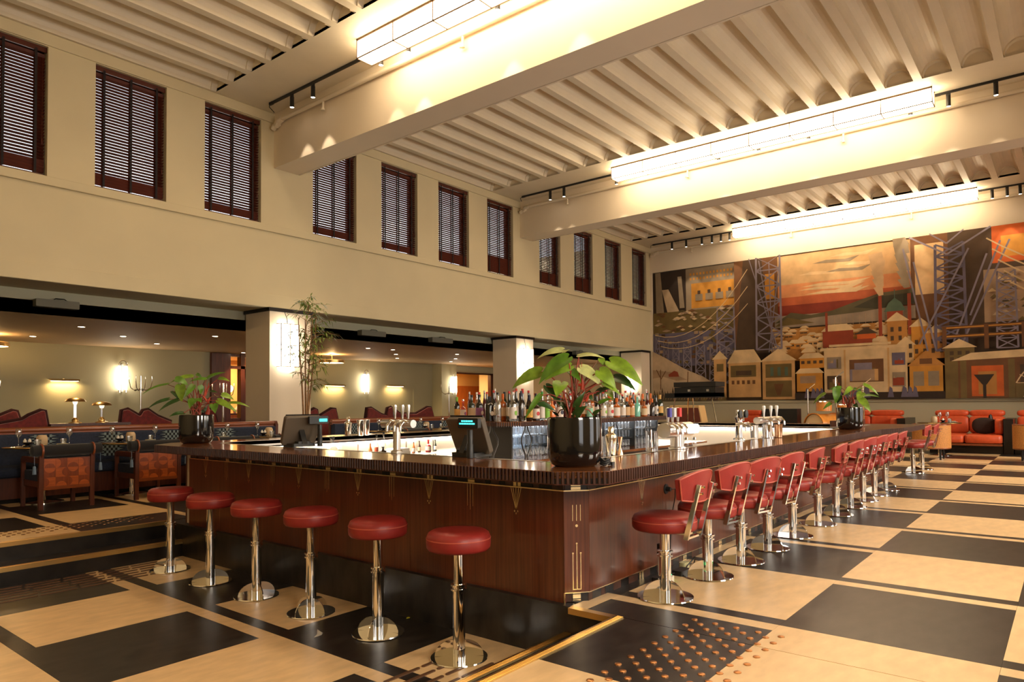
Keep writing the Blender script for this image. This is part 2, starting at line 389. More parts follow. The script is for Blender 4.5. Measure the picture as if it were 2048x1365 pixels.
# ------------------------------------------------------------------ ceiling light boxes, tracks and spots
def light_box(x0, z0, label):
    Y1, n, s = 8.31, 8, .814; w = .278; x1 = x0 + w
    t = thing('ceiling_light_box', label, 'ceiling light', (x0, Y1, z0), 0, 'opal light boxes along the beams')
    h = ZC - z0
    fr = MB(); L = n * s; e = .007
    for xx in (0, w):
        fr.box(xx - e, -L - e, -e, xx + e, e, e); fr.box(xx - e, -L - e, h - .028, xx + e, e, h)
    for i in range(n + 1):
        y = -s * i
        fr.box(-e, y - e, -e, w + e, y + e, e)
        for xx in (0, w): fr.box(xx - e, y - e, 0, xx + e, y + e, h)
    obj('frame', fr, OPALF, t)
    pm = MB().box(.004, -s + .007, .004, w - .004, -.007, h - .004).mesh('opal_panel', LIGHTBOX)
    for i in range(n): link('opal_panel', pm, t, (0, -s * i, 0))
    return t
light_box(-.88, 6.44, 'long opal light box on the beam above the viewer, out of the picture')
light_box(6.486, 6.44, 'long opal light box at the top edge, nearest of the ceiling light boxes')
light_box(13.79, 6.46, 'long opal light box in the middle bay, second of the ceiling light boxes')
light_box(21.10, 6.46, 'farthest opal light box, on the beam just above the mural')
PIPEM = mat('white pipe paint', s2l(228, 214, 190), .4)
sp_can = MB().lathe([(.036, 0), (.036, .19), (.030, .20), (0, .20)], n=12, cap=False); sp_can.lathe([(.033, .012), (0, .012)], n=12, cap=False)
sp_can_m = sp_can.mesh('spot_can', BLACKP, 40)
sp_lens = MB().lathe([(0, .004), (.033, .006)], n=12, cap=False); sp_lens_m = sp_lens.mesh('spot_lens', emis('spot lens', (1, .85, .68), 14))
sp_arm = MB().box(-.012, -.035, .19, .012, .035, .2355).mesh('spot_adapter', BLACKP)
def ord_(i): return ['first', 'second', 'third', 'fourth', 'fifth', 'sixth', 'seventh', 'eighth', 'ninth'][i]
def track(bx, x, bname, left, right, pw):
    for nm, y0, y1, lst in (('left', 8.38, 11.2, left), ('right', YR + .05, 1.72, right)):
        t = thing('track_rail', 'black lighting track at the %s end of %s' % (nm, bname), 'light track', (x, y0, ZC), 0, 'black lighting tracks')
        obj('rail', MB().box(-.018, 0, -.04, .018, y1 - y0, 0), BLACKP, t)
        obj('end_feed', MB().box(-.02, y1 - y0, -.045, .02, y1 - y0 + .1, 0), BLACKP, t)
        obj('cable', MB().tube([(0, y1 - y0 + .1, -.02), (.05, y1 - y0 + .2, -.03), (.20, y1 - y0 + .28, -.06)], .008, 6), BLACKP, t)
    # the track runs on behind the light box, with spots along it
    for i, y in enumerate(left + right):
        s = thing('track_spotlight', 'small black cylinder spotlight, %s along the track of %s' % (ord_(i), bname), 'spotlight', (x, y, ZC - .2765), 0, 'black cylinder track spots')
        link('spot_can', sp_can_m, s); link('spot_lens', sp_lens_m, s); link('spot_adapter', sp_arm, s)
        l = lamp('SPOT', 'spot_lamp', (0, 0, -.01), pw * random.choice((.55, .8, 1, 1.2)), (1, .80, .58), (0, math.radians(-7), 0), spot_size=math.radians(46), spot_blend=.35, shadow_soft_size=.02)
        l.parent = s
    p = thing('ceiling_pipe', 'cream painted pipe clipped along the top of %s' % bname, 'pipe', (bx - .06, 0, 0), 0, 'painted pipes on the beams')
    obj('pipe', MB().tube([(0, YR, 6.56), (0, 11.35, 6.52)], .038, 12), PIPEM, p, smooth=50)
    obj('valve', MB().tube([(0, 11.3, 6.52), (0, 11.42, 6.50), (0, 11.50, 6.42)], [.05, .06, .045], 10).tube([(-.05, 11.45, 6.46), (.05, 11.45, 6.46)], .04, 10).tube([(0, 11.52, 6.46), (0, 11.60, 6.40)], .05, 10), PIPEM, p, smooth=50)
    for y in (10.05, 6.73, 3.42): obj('drop_head', MB().tube([(0, y, 6.56), (0, y, 6.37)], .02, 8).lathe([(.03, 0), (.03, .03), (.015, .05)], (0, y, 6.34), 10).tube([(0, y, 6.38), (0, y + .06, 6.36)], .014, 8), PIPEM, p, smooth=50)
track(7.18, 6.87, 'the nearest beam', [10.6, 9.98, 8.22, 7.6, 5.86], [1.5], 30)
track(14.55, 14.20, 'the middle beam', [10.38, 9.95, 8.42, 5.87, 5.0], [1.60, .9], 30)
track(21.92, 21.45, 'the beam over the mural', [10.57, 10.05, 9.49, 9.14, 8.83, 8.54], [1.5, 1.18, .91], 46)
for x, y in ((6.87, 4.75), (14.2, 4.0), (14.2, 2.2), (21.45, 5.2), (21.45, 3.4)):
    s = thing('track_spotlight', 'small spotlight hidden behind the light box at x %d' % x, 'spotlight', (x, y, ZC - .2765)); s['label'] = {6: 'small spotlight half hidden behind the nearest light box', 14: 'small spotlight half hidden behind the second light box', 21: 'small spotlight half hidden behind the farthest light box'}[int(x)]; s['group'] = 'black cylinder track spots'
    link('spot_can', sp_can_m, s); link('spot_lens', sp_lens_m, s); link('spot_adapter', sp_arm, s)
    l = lamp('SPOT', 'spot_lamp', (0, 0, -.01), 30 if x < 20 else 46, (1, .80, .58), (0, math.radians(-7), 0), spot_size=math.radians(46), spot_blend=.35, shadow_soft_size=.02); l.parent = s

# ------------------------------------------------------------------ column lanterns, wall lights, lounge lights
def lantern(x0, x1, z0, z1, y, label):
    t = thing('wall_lantern', label, 'wall light', (x0, y, z0), 0, 'white box lanterns on the columns'); w, h, d = x1 - x0, z1 - z0, .14
    f = MB(); e = .006
    for xx in (0, w / 2, w): f.box(xx - e, -d - e, 0, xx + e, -d + e, h)
    for zz in (0, h / 2, h): f.box(0, -d - e, zz - e, w, -d + e, zz + e); f.box(-e, -d, zz - e, e, 0, zz + e); f.box(w - e, -d, zz - e, w + e, 0, zz + e)
    obj('frame', f, OPALF, t); obj('opal_shade', MB().box(.003, -d + .002, .003, w - .003, -.002, h - .003), emis('lantern opal', (1, .86, .66), 7), t)
    obj('flex', MB().tube([(w / 2, -.05, h), (w / 2, -.03, h + .12), (w / 2 - .04, -.02, 3.0 - z0)], .006, 6), BLACKP, t)
lantern(7.25, 7.63, 1.97, 2.77, YW - .001, 'white box lantern behind the bamboo on the nearest column')
lantern(14.50, 14.93, 1.95, 2.72, YW - .001, 'white box lantern on the second column, left of the big leafy plant')
def tube_sconce(x, y, z, label, rz=0):
    t = thing('tube_sconce', label, 'wall light', (x, y, z), rz, 'twin tube wall lights')
    obj('back_plate', MB().box(-.02, -.06, .02, .02, 0, .70), STEEL, t)
    for s in (-1, 1):
        obj('tube', MB().lathe([(.026, .07), (.026, .66)], (s * .075, -.09, 0), 10), emis('warm tube', (1, .86, .68), 13), t)
        obj('cap', MB().lathe([(.03, 0), (.03, .07)], (s * .075, -.09, 0), 10).lathe([(.03, .66), (.03, .73)], (s * .075, -.09, 0), 10), CHROME, t, smooth=40)
    obj('hoop', MB().tube([(.075 * math.cos(a), -.09, .73 + .07 * math.sin(a)) for a in [PI * i / 10 for i in range(11)]], .01, 6), CHROME, t, smooth=50)
    l = lamp('POINT', 'sconce_lamp', (0, -.2, .36), 7, (1, .80, .55), shadow_soft_size=.1); l.parent = t
tube_sconce(7.2, YB, 1.59, 'twin tube wall light on the lounge wall, above the leftmost planter')
tube_sconce(14.69, YB, 1.60, 'twin tube wall light on the lounge wall, right of the bamboo')
tube_sconce(18.36, 17.95, 1.60, 'twin tube wall light on the pier beside the orange lit doorway')
tube_sconce(21.25, 12.1, 1.55, 'twin tube wall light on the column next to the mural', PI / 2 * -1)
def picture_light(x0, x1, z, label):
    t = thing('picture_light', label, 'wall light', (x0, YB, z), 0, 'brass bar wall lights'); w = x1 - x0
    obj('hood', MB().prism([(-.16, 0), (0, .03), (0, .05), (-.17, .045)], 0, w, 'x'), BRASS, t)
    obj('arm', MB().box(w / 2 - .02, -.02, -.02, w / 2 + .02, 0, .06), BRASS, t)
    obj('lit_strip', MB().box(.02, -.13, -.006, w - .02, -.05, .004), emis('bar lamp', (1, .70, .32), 12), t)
    l = lamp('AREA', 'bar_lamp', (w / 2, -.09, -.02), 5, (1, .66, .28), (math.radians(-20), 0, 0), shape='RECTANGLE', size=w, size_y=.06); l.parent = t
picture_light(5.66, 6.24, 1.85, 'brass bar wall light above the two table lamps')
picture_light(13.1, 13.8, 1.85, 'brass bar wall light just right of the bamboo trunk')
picture_light(15.6, 16.3, 1.87, 'brass bar wall light left of the hidden wall hatch')
obj('wall_hatch', MB().box(16.84, YB - .012, .2, 17.72, YB, 1.99).box(16.87, YB - .016, .22, 17.69, YB - .012, 1.96), BACKW, None, kind='structure').name = 'trim_5'
rim = MB().lathe([(.055, -.004), (.062, -.006), (.066, 0)], n=16, cap=False).mesh('trim_ring', STEEL, 40)
dl = MB().lathe([(0, -.003), (.055, -.003)], n=14, cap=False).mesh('lit_lens', emis('downlight lens', (1, .84, .6), 16))
DL = [(4.87, 14.23), (4.87, 16.84), (6.09, 15.53), (7.33, 16.82), (7.36, 14.17), (11.54, 14.35), (12.31, 14.27), (13.46, 15.47), (14.65, 16.77), (14.71, 14.21), (16.13, 15.65), (17.15, 16.86), (10.15, 17.99)]
DN = ['near the top left speaker', 'left of the brass pendant ring', 'above the brass bar light', 'above the first twin tube light', 'left of the nearest column', 'right of the bamboo crown', 'second right of the bamboo crown', 'third right of the bamboo crown, lower', 'lowest right of the bamboo', 'left of the second column, upper', 'left of the second column, middle', 'left of the second column, lowest', 'over the mahogany entrance']
for (x, y), n in zip(DL, DN):
    t = thing('downlight', 'small recessed downlight in the lounge ceiling, ' + n, 'downlight', (x, y, 2.713), 0, 'recessed downlights in the lounge ceiling')
    link('trim_ring', rim, t); link('lit_lens', dl, t)
    l = lamp('SPOT', 'downlight_lamp', (0, 0, -.03), 60, (1, .66, .34), spot_size=math.radians(100), spot_blend=.6, shadow_soft_size=.05); l.parent = t
def pendant(x, y, label):
    t = thing('pendant_lamp', label, 'pendant light', (x, y, 2.46), 0, 'brass ring pendants')
    obj('ring', MB().lathe([(.34, 0), (.36, .0), (.36, .075), (.33, .09), (.10, .10), (.10, .09), (.33, .07), (.34, .02)], n=32, cap=False), BRASS, t, smooth=40)
    obj('diffuser', MB().lathe([(0, .004), (.34, .006)], n=32, cap=False), emis('pendant glass', (1, .80, .48), 5), t)
    obj('stem', MB().tube([(0, 0, .1), (0, 0, .253)], .012, 8).lathe([(.06, .23), (.06, .253)], n=12), BRASS, t)
    l = lamp('POINT', 'pendant_lamp', (0, 0, .18), 45, (1, .62, .24), shadow_soft_size=.06); l.parent = t
pendant(4.1, 16.8, 'brass ring pendant cut by the left edge of the picture')
pendant(12.2, 16.8, 'brass ring pendant lamp just right of the bamboo crown')
for i, (x0, x1, z) in enumerate(((3.63, 4.22, 2.795), (9.81, 10.5, 2.80), (11.98, 12.7, 2.79), (18.3, 18.99, 2.80))):
    t = thing('ceiling_speaker', 'flat grey box speaker under the high wall, ' + ['above the lounge at far left', 'left one of the middle pair', 'right one of the middle pair', 'behind the big plant leaves'][i], 'speaker', (x0, 12.57, z), 0, 'grey box speakers')
    w = x1 - x0
    obj('body', MB().rbox(0, -.16, 0, w, -.005, .12, .015, ax='y'), mat('speaker grey', s2l(112, 110, 96), .6), t)
    obj('bracket', MB().tube([(w * .4, -.08, .11), (w * .48, -.08, .15), (w * .68, -.08, .15), (w * .78, -.08, .11)], .008, 6), BLACKP, t)
# warm light of the side room seen through the two openings
lamp('AREA', 'side_room_lamp', (20.0, 19.9, 2.6), 90, (1, .68, .30), size=2.2)
lamp('AREA', 'side_room_lamp', (11.2, 20.2, 2.6), 55, (1, .62, .26), size=1.6)
for i, (x, y) in enumerate(((20.9, 19.7), (22.1, 20.1))):
    t = thing('downlight', 'glowing downlight in the orange side room, ' + ('left one' if i == 0 else 'right one'), 'downlight', (x, y, 2.79)); link('trim_ring', rim, t); link('lit_lens', dl, t)
# mahogany entrance in the lounge back wall
EN = struct('door_1', MB().box(9.44, YB - .10, 0, 9.98, YB + .1, 2.70).box(10.28, YB - .10, 0, 10.40, YB + .1, 2.70).box(11.95, YB - .1, 0, 12.40, YB + .1, 2.70).box(9.98, YB - .10, 2.28, 11.95, YB + .1, 2.36).box(9.98, YB - .06, 2.62, 11.95, YB + .1, 2.70).box(9.98, YB - .08, 0, 10.28, YB + .08, .9), MAHOG2)
obj('door_leaf', MB().box(10.40, YB - .04, 0, 10.56, YB + .04, 2.28).box(10.40, YB - .04, 2.02, 11.95, YB + .04, 2.28).box(11.80, YB - .04, 0, 11.95, YB + .04, 2.28).box(10.56, YB - .04, 0, 11.8, YB + .04, .85), MAHOG, EN)
obj('transom_panel', MB().box(10.4, YB - .02, 2.38, 11.95, YB + .03, 2.60), WOODL, EN)
obj('side_pane', MB().box(9.98, YB - .005, .9, 10.28, YB + .005, 2.28), GLASS, EN)
lamp('SPOT', 'entrance_lamp', (10.5, YB - .25, 2.68), 14, (1, .55, .2), spot_size=math.radians(80), spot_blend=.6)
lp = thing('globe_lamp', 'round white globe lamp seen through the mahogany entrance', 'lamp', (11.15, 20.6, 1.78)); obj('globe', MB().lathe([(.12 * math.sin(PI * i / 8), -.12 * math.cos(PI * i / 8)) for i in range(9)], n=14, cap=False), emis('globe', (1, .85, .6), 3), lp, smooth=60)
obj('rose', MB().lathe([(.05, .115), (.05, .2)], n=10), BRASS, lp)
lk = thing('side_console', 'oak console with stacked cups beyond the mahogany entrance', 'sideboard', (10.2, 19.6, 0))
obj('body', MB().box(0, 0, 0, 2.2, .45, .98), WOODL, lk); obj('top', MB().box(-.03, -.02, .98, 2.23, .47, 1.02), MAHOG2, lk)
obj('cups', MB().lathe([(.04, 0), (.055, .08)], (.7, .2, 1.02), 8).lathe([(.04, 0), (.055, .08)], (.85, .2, 1.02), 8).lathe([(.04, 0), (.055, .08)], (1.0, .2, 1.02), 8).lathe([(.13, 0), (.17, .03), (.03, .2)], (.86, .2, 1.1), 10), mat('white china', (.8, .76, .68), .3), lk)
# ------------------------------------------------------------------ painted panel on the far wall: a generic factory-town landscape
def art():
    cols = {'skyA': (214, 176, 128), 'skyB': (222, 150, 100), 'skyC': (190, 96, 58), 'skyD': (138, 52, 34), 'cloud': (228, 196, 150), 'grey': (150, 132, 108), 'hill': (92, 84, 58), 'hill2': (66, 62, 46), 'water': (150, 132, 112), 'wall1': (206, 160, 102), 'wall2': (186, 128, 60), 'wall3': (214, 178, 124), 'roof': (222, 192, 144), 'brick': (150, 62, 34), 'dark': (52, 38, 28), 'dark2': (78, 58, 40), 'lilac': (134, 124, 136), 'lilac2': (104, 96, 114), 'snow': (196, 170, 138), 'snow2': (168, 138, 108), 'olive': (112, 92, 50), 'pine': (84, 72, 44), 'teal': (84, 104, 84), 'ochre': (204, 140, 52), 'orange': (206, 96, 36), 'smoke': (206, 172, 132), 'cream': (216, 186, 140), 'brown': (110, 72, 40)}
    names = list(cols); M = [mat('paint ' + k, s2l(*v), .62, var=.16, scale=2.6, bump=.03, bscale=90) for k, v in cols.items()]
    mb = MB(); lay = [0]; W, H = 13.2, 4.53
    U = lambda u, v: (0, -u, v)
    def P(c, pts, d=1):
        lay[0] += .00035
        mb.cur = names.index(c); p = [( -lay[0], -max(0, min(W, u)), max(0, min(H, v))) for u, v in pts]
        mb.add(p, [tuple(range(len(p)))])
    def R(c, u0, v0, u1, v1): P(c, [(u0, v0), (u1, v0), (u1, v1), (u0, v1)])
    def line(c, a, b, w=.03):
        dx, dy = b[0] - a[0], b[1] - a[1]; l = math.hypot(dx, dy) or 1; nx, ny = -dy / l * w / 2, dx / l * w / 2
        P(c, [(a[0] + nx, a[1] + ny), (b[0] + nx, b[1] + ny), (b[0] - nx, b[1] - ny), (a[0] - nx, a[1] - ny)])
    def curve(c, a, b, sag, w=.022, n=9):
        pt = [(a[0] + (b[0] - a[0]) * i / n, a[1] + (b[1] - a[1]) * i / n - sag * 4 * (i / n) * (1 - i / n)) for i in range(n + 1)]
        for i in range(n): line(c, pt[i], pt[i + 1], w)
    def house(u, v, w, h, c, r, rh, win=0, wc='dark2'):
        R(c, u, v, u + w, v + h); P(r, [(u - .05, v + h), (u + w + .05, v + h), (u + w * .8, v + h + rh), (u + w * .2, v + h + rh)])
        for i in range(win):
            q = u + w * (i + .5) / win; R(wc, q - .05, v + h * .45, q + .05, v + h * .75)
    def gable(u, v, w, h, c, r, rh):
        R(c, u, v, u + w, v + h); P(r, [(u - .06, v + h), (u + w + .06, v + h), (u + w / 2, v + h + rh)])
    def pylon(u, v, w, h, n, c='lilac', t=.035, top=.62):
        xs_ = lambda k, s: u + s * w / 2 * (1 - (1 - top) * k / n)
        for s in (-1, 1): line(c, (xs_(0, s), v), (xs_(n, s), v + h), t * 1.5)
        for k in range(n):
            a, b = v + h * k / n, v + h * (k + 1) / n
            line(c, (xs_(k, -1), a), (xs_(k + 1, 1), b), t); line(c, (xs_(k, 1), a), (xs_(k + 1, -1), b), t); line(c, (xs_(k, -1), a), (xs_(k, 1), a), t)
    R('dark2', 0, 0, W, H)
    rr = random.Random(3)
    # sky in the middle
    for c, a, b in (('skyD', 2.6, 3.0), ('skyC', 2.95, 3.25), ('skyB', 3.2, 3.75), ('skyA', 3.6, H), ): R(c, 4.3, a, 8.1, b)
    for i in range(9):
        u = rr.uniform(4.4, 7.0); v = rr.uniform(3.2, 4.4); l = rr.uniform(.8, 2.0)
        P(rr.choice(('cloud', 'grey', 'skyA', 'cloud')), [(u, v), (u + l * .3, v + .07), (u + l * .7, v + .03), (u + l, v + .09), (u + l * .8, v - .06), (u + l * .4, v - .03)])
    # left: dark gorge, lit hall, river stones
    R('dark', 0, 2.9, 1.25, H); R('grey', 1.25, 3.05, 3.0, H); R('ochre', 1.45, 3.15, 2.95, 4.0)
    for r_ in range(2):
        for i in range(14): R('ochre', 1.4 + .12 * i, 4.12 + .16 * r_, 1.46 + .12 * i, 4.2 + .16 * r_)
    for i in range(4): R('grey', 1.6 + .36 * i, 3.4, 1.86 + .36 * i, 3.62); R('dark2', 1.68 + .36 * i, 3.62, 1.78 + .36 * i, 3.74)
    P('snow', [(.35, 3.9), (.6, 3.9), (1.0, 3.1), (.55, 3.1)]); P('grey', [(.1, H), (.3, H), (.42, 3.1), (.12, 3.1)]); P('grey', [(.95, 4.3), (1.1, 4.3), (1.2, 3.2), (1.02, 3.2)])
    R('olive', 0, 2.35, 3.1, 3.1)
    for i in range(60):
        u = rr.uniform(0, 3.0); v = rr.uniform(2.35, 3.12); l = rr.uniform(.12, .35)
        P(rr.choice(('snow', 'brown', 'cream', 'pine', 'snow2')), [(u, v), (u + l * .5, v + .05), (u + l, v), (u + l * .5, v - .04)])
    R('lilac2', 0, 1.2, 3.2, 2.36)
    for i in range(70):
        u = rr.uniform(0, 3.1); v = rr.uniform(1.2, 2.3); R(rr.choice(('grey', 'brown', 'dark2', 'snow2', 'olive')), u, v, u + .14, v + .1)
    for i in range(7): pylon(.18 + .30 * i + .05 * i * i * .5, 1.0 - .07 * i, .16 + .05 * i, 1.25 - .02 * i, 4, 'lilac', .016 + .003 * i, .8)
    # snow hill bottom left, conifers
    P('snow', [(0, .1), (0, 1.75), (.5, 1.5), (1.2, 1.1), (1.9, .8), (2.6, .35), (2.6, .1)])
    P('snow2', [(0, 1.1), (.7, 1.0), (1.3, .72), (.9, .7), (.4, .85), (0, .8)]); P('snow2', [(.9, .5), (1.6, .62), (2.2, .4), (1.4, .3)])
    P('brick', [(.62, .84), (1.0, .84), (.95, 1.0), (.82, 1.05), (.6, .92)])
    for a, b in (((.3, .4), (.3, 1.1)), ((.3, .8), (.14, 1.1)), ((.3, .75), (.5, 1.05)), ((1.3, .4), (1.33, 1.0))): line('brown', a, b, .03)
    # near wide dark plain behind the pylons
    R('brown', 3.0, 1.55, 4.4, H); P('dark2', [(3.0, 1.5), (3.3, H), (3.9, H), (4.2, 1.5)]); R('ochre', 4.0, 3.2, 4.3, 4.0)
    # right: dark sky, warm hall, hillside
    R('brown', 8.1, 1.6, 9.0, H); R('skyA', 8.2, 2.9, 8.9, 4.3); R('dark2', 9.0, 1.6, W, H); R('orange', 10.0, 3.55, W, H); R('ochre', 10.2, 3.7, 10.8, 4.25); R('ochre', 11.0, 3.7, 11.9, 4.3); R('snow2', 9.8, 2.0, W, 3.4)
    for i in range(80):
        u = rr.uniform(9.8, W - .2); v = rr.uniform(2.0, 3.3); P(rr.choice(('cream', 'olive', 'pine', 'snow')), [(u, v), (u + .1, v + .1), (u + .2, v)])
    # distant hills and water
    R('water', 4.3, 2.25, 8.2, 2.62); P('hill', [(4.3, 2.4), (4.8, 2.7), (5.4, 2.58), (6.0, 2.66), (6.6, 2.85), (7.3, 3.05), (8.2, 3.1), (8.2, 2.7), (6.8, 2.55), (5.6, 2.5)])
    P('hill2', [(6.6, 2.7), (7.2, 2.95), (8.2, 2.98), (8.2, 2.66), (7.2, 2.6)]); P('olive', [(4.3, 2.3), (4.7, 2.56), (5.2, 2.42), (5.5, 2.34)])
    for i in range(12): line('snow2', (5.9 + .17 * i, 2.1), (5.9 + .17 * i, 2.5), .012)
    # town
    R('wall2', 4.3, 1.2, 8.3, 2.2)
    for i in range(70):
        u = rr.uniform(4.2, 8.0); v = 2.1 - .9 * (i / 70); s = .7 + .7 * i / 70
        house(u, v, .26 * s, .16 * s, rr.choice(('wall1', 'wall2', 'wall3', 'wall2', 'ochre')), rr.choice(('roof', 'cream', 'roof')), .09 * s, 2)
    house(5.75, 1.75, .85, .28, 'brick', 'roof', .2); R('brick', 5.75, 1.55, 7.1, 1.76); R('brick', 5.83, 1.9, 5.9, 2.6); gable(6.7, 1.75, .5, .14, 'orange', 'dark2', .2)
    for u in (7.28, 8.02): R('brick', u, 1.8, u + .09, 2.95)
    for k in range(5): P('smoke', [(7.3 - .05 * k, 2.95 + .24 * k), (7.42 + .01 * k, 2.97 + .24 * k), (7.40 + .03 * k * (k % 2), 3.25 + .24 * k), (7.16 - .03 * k, 3.2 + .24 * k)])
    for k in range(6): P('grey', [(7.95 - .05 * k, 3.1 + .24 * k), (8.1, 3.12 + .24 * k), (8.06 - .06 * (k % 2), 3.4 + .24 * k), (7.78 - .02 * k, 3.36 + .24 * k)])
    R('brick', 7.5, 2.2, 7.9, 2.5); P('teal', [(7.42, 2.48), (7.98, 2.48), (7.86, 2.72), (7.70, 2.86), (7.54, 2.72)]); line('teal', (7.7, 2.8), (7.7, 3.1), .02)
    for u, v, w, h, c in ((7.5, 1.5, .5, .7, 'wall2'), (8.1, 1.1, .45, .9, 'ochre'), (8.5, 1.1, .4, .7, 'wall2'), (7.75, 1.0, .4, .5, 'wall3')):
        gable(u, v, w, h, c, 'roof', .25)
        for i in range(4): R('dark2', u + .08 + .2 * (i % 2), v + .15 + .25 * (i // 2), u + .16 + .2 * (i % 2), v + .28 + .25 * (i // 2))
    # big pylons with wires
    pylon(4.15, 1.6, .78, 3.0, 6, 'lilac', .04, .95); pylon(2.75, 1.55, .62, 1.5, 4, 'lilac', .032, .9)
    for i in range(4): line('lilac', (4.45 - .1 * i, 1.5), (3.55 + .32 * i, H - .1 * i), .03)
    for i, b in enumerate(((.2, 2.3), (.3, 2.1), (.4, 1.9))): curve('cream', b, (3.5, 4.2 - .55 * i), .75 - .1 * i)
    pylon(9.05, 1.3, .72, 2.9, 9, 'lilac2', .045, .9); pylon(10.3, 1.3, .45, 2.0, 8, 'lilac', .03, .85); pylon(11.6, 1.3, .40, 1.6, 7, 'lilac', .028, .85)
    for a, b in (((9.0, 3.9), (8.1, 4.5)), ((9.0, 3.9), (10.0, 4.5)), ((9.0, 4.2), (9.4, 4.53)), ((9.0, 4.2), (8.6, 4.53)), ((8.5, 1.3), (7.95, 4.2)), ((8.7, 1.3), (8.2, 3.8)), ((8.3, 1.5), (9.5, 4.0)), ((9.2, 1.2), (10.4, 4.1)), ((9.0, 1.2), (9.9, 3.8)), ((9.5, 2.2), (10.2, 4.1))): line('lilac', a, b, .045)
    for i in range(5): curve('cream', (9.9 + .12 * i, 4.2 - .3 * i), (W, 2.9 - .2 * i), .35, .035)
    for v in (1.85, 1.62): R('brown', 8.85, v, W, v + .09); R('ochre', 8.85, v + .03, W, v + .06)
    for u in (8.85, 9.8, 10.6, 11.6): R('brown', u, 1.3, u + .1, 1.95)
    # pale halls at the front
    gable(2.35, .1, .42, 1.25, 'wall1', 'roof', .28); R('olive', 2.45, .95, 2.68, 1.2)
    house(2.85, .1, 1.05, 1.1, 'wall1', 'roof', .42); R('olive', 2.92, .75, 3.75, 1.12); R('dark2', 3.1, .8, 3.6, .95)
    for i in range(5): R('brown', 2.95 + .17 * i, .52, 3.04 + .17 * i, .64)
    gable(3.95, .02, 1.0, 1.2, 'wall1', 'roof', .38); R('olive', 4.05, .7, 4.85, 1.12); R('olive', 4.05, .1, 4.85, .6)
    for i in range(3): R('teal', 4.2 + .22 * i, .75, 4.3 + .22 * i, 1.02)
    P('brown', [(4.3, .5), (4.6, .5), (4.5, .15), (4.4, .15)])
    house(5.0, .25, .75, .55, 'ochre', 'roof', .2); R('snow2', 5.1, .5, 5.55, .72); house(5.1, .95, .7, .3, 'ochre', 'roof', .16, 4)
    R('cream', 5.8, .02, 8.0, 1.45); R('roof', 5.7, 1.45, 8.0, 1.53); R('roof', 5.95, 1.55, 7.6, 1.62); R('wall1', 6.35, 0, 6.4, 1.45); R('wall1', 7.5, 0, 7.55, 1.45)
    for u0, v0, u1, v1, c in ((6.5, .5, 7.4, 1.15, 'brown'), (5.88, .9, 6.28, 1.25, 'grey'), (5.88, .3, 6.28, .7, 'dark2'), (7.62, .95, 7.95, 1.3, 'lilac2'), (7.62, .35, 7.95, .75, 'grey')):
        R(c, u0, v0, u1, v1)
        for i in range(6): R(rr.choice(('wall1', 'brick', 'lilac', 'olive', 'snow2')), u0 + (u1 - u0) * rr.random() * .8, v0 + .03, u0 + (u1 - u0) * (rr.random() * .8 + .12), v0 + (v1 - v0) * rr.uniform(.3, .85))
    gable(8.05, .2, .8, .7, 'ochre', 'wall2', .42); R('grey', 8.14, .35, 8.4, .75); R('grey', 8.5, .35, 8.76, .75); R('brown', 8.3, .95, 8.6, 1.1)
    R('dark', 4.95, 0, 8.9, .2)
    for i in range(18):
        u = rr.uniform(5.2, 8.3); P('lilac2', [(u, .05), (u + .16, .05), (u + .12, .3), (u + .06, .36)])
    gable(8.9, 0, .68, 1.35, 'olive', 'roof', .24)
    for i in range(6): R('dark2', 9.02 + .18 * (i % 3), 1.0 + .16 * (i // 3), 9.11 + .18 * (i % 3), 1.1 + .16 * (i // 3))
    R('brown', 9.2, 0, W, 1.05); P('roof', [(9.05, 1.0), (W, 1.12), (W, 1.32), (9.5, 1.2)])
    for i in range(5):
        u = 9.25 + 1.05 * i; R('olive', u, 0, u + .14, 1.0)
        R('orange' if i % 2 == 0 else 'dark2', u + .25, .05, u + .95, .85); R('wall2', u + .4, .1, u + .8, .7)
    P('dark', [(9.55, .62), (10.0, .62), (9.83, .35), (9.74, .35)]); R('dark', 9.75, 0, 9.82, .4)
    for i in range(7): line('cream', (10.9, .38), (10.9 + .42 * math.cos(PI * i / 6), .38 + .42 * math.sin(PI * i / 6)), .018)
    curve('cream', (10.46, .38), (11.34, .38), -.44, .03, 12); R('olive', 10.45, 0, 11.4, .36)
    for i in range(12): R('cream', 11.6 + .07 * i, .2, 11.63 + .07 * i, .72)
    for i in range(26):
        u = .1 + .1 * i if i < 26 else 0; P(rr.choice(('pine', 'olive', 'dark2')), [(u, 0), (u + .2, 0), (u + .1, rr.uniform(.3, .5))]); line('snow2', (u + .02, .05), (u + .1, .3), .016)
    for i in range(14): u = 10.6 + .2 * i; P('dark2', [(u, 0), (u + .3, 0), (u + .15, .22 + .03 * i)]); line('cream', (u, .02), (u + .15, .2 + .03 * i), .015)
    return mb, M
mb, M = art()
MU = thing('wall_painting', 'huge painted wall panel of a factory town with lilac lattice towers', 'painting', (21.955, 11.57, 1.285))
obj('canvas', mb, M, MU); obj('backing', MB().box(.001, -13.2, 0, .10, 0, 4.53), DARKT, MU)
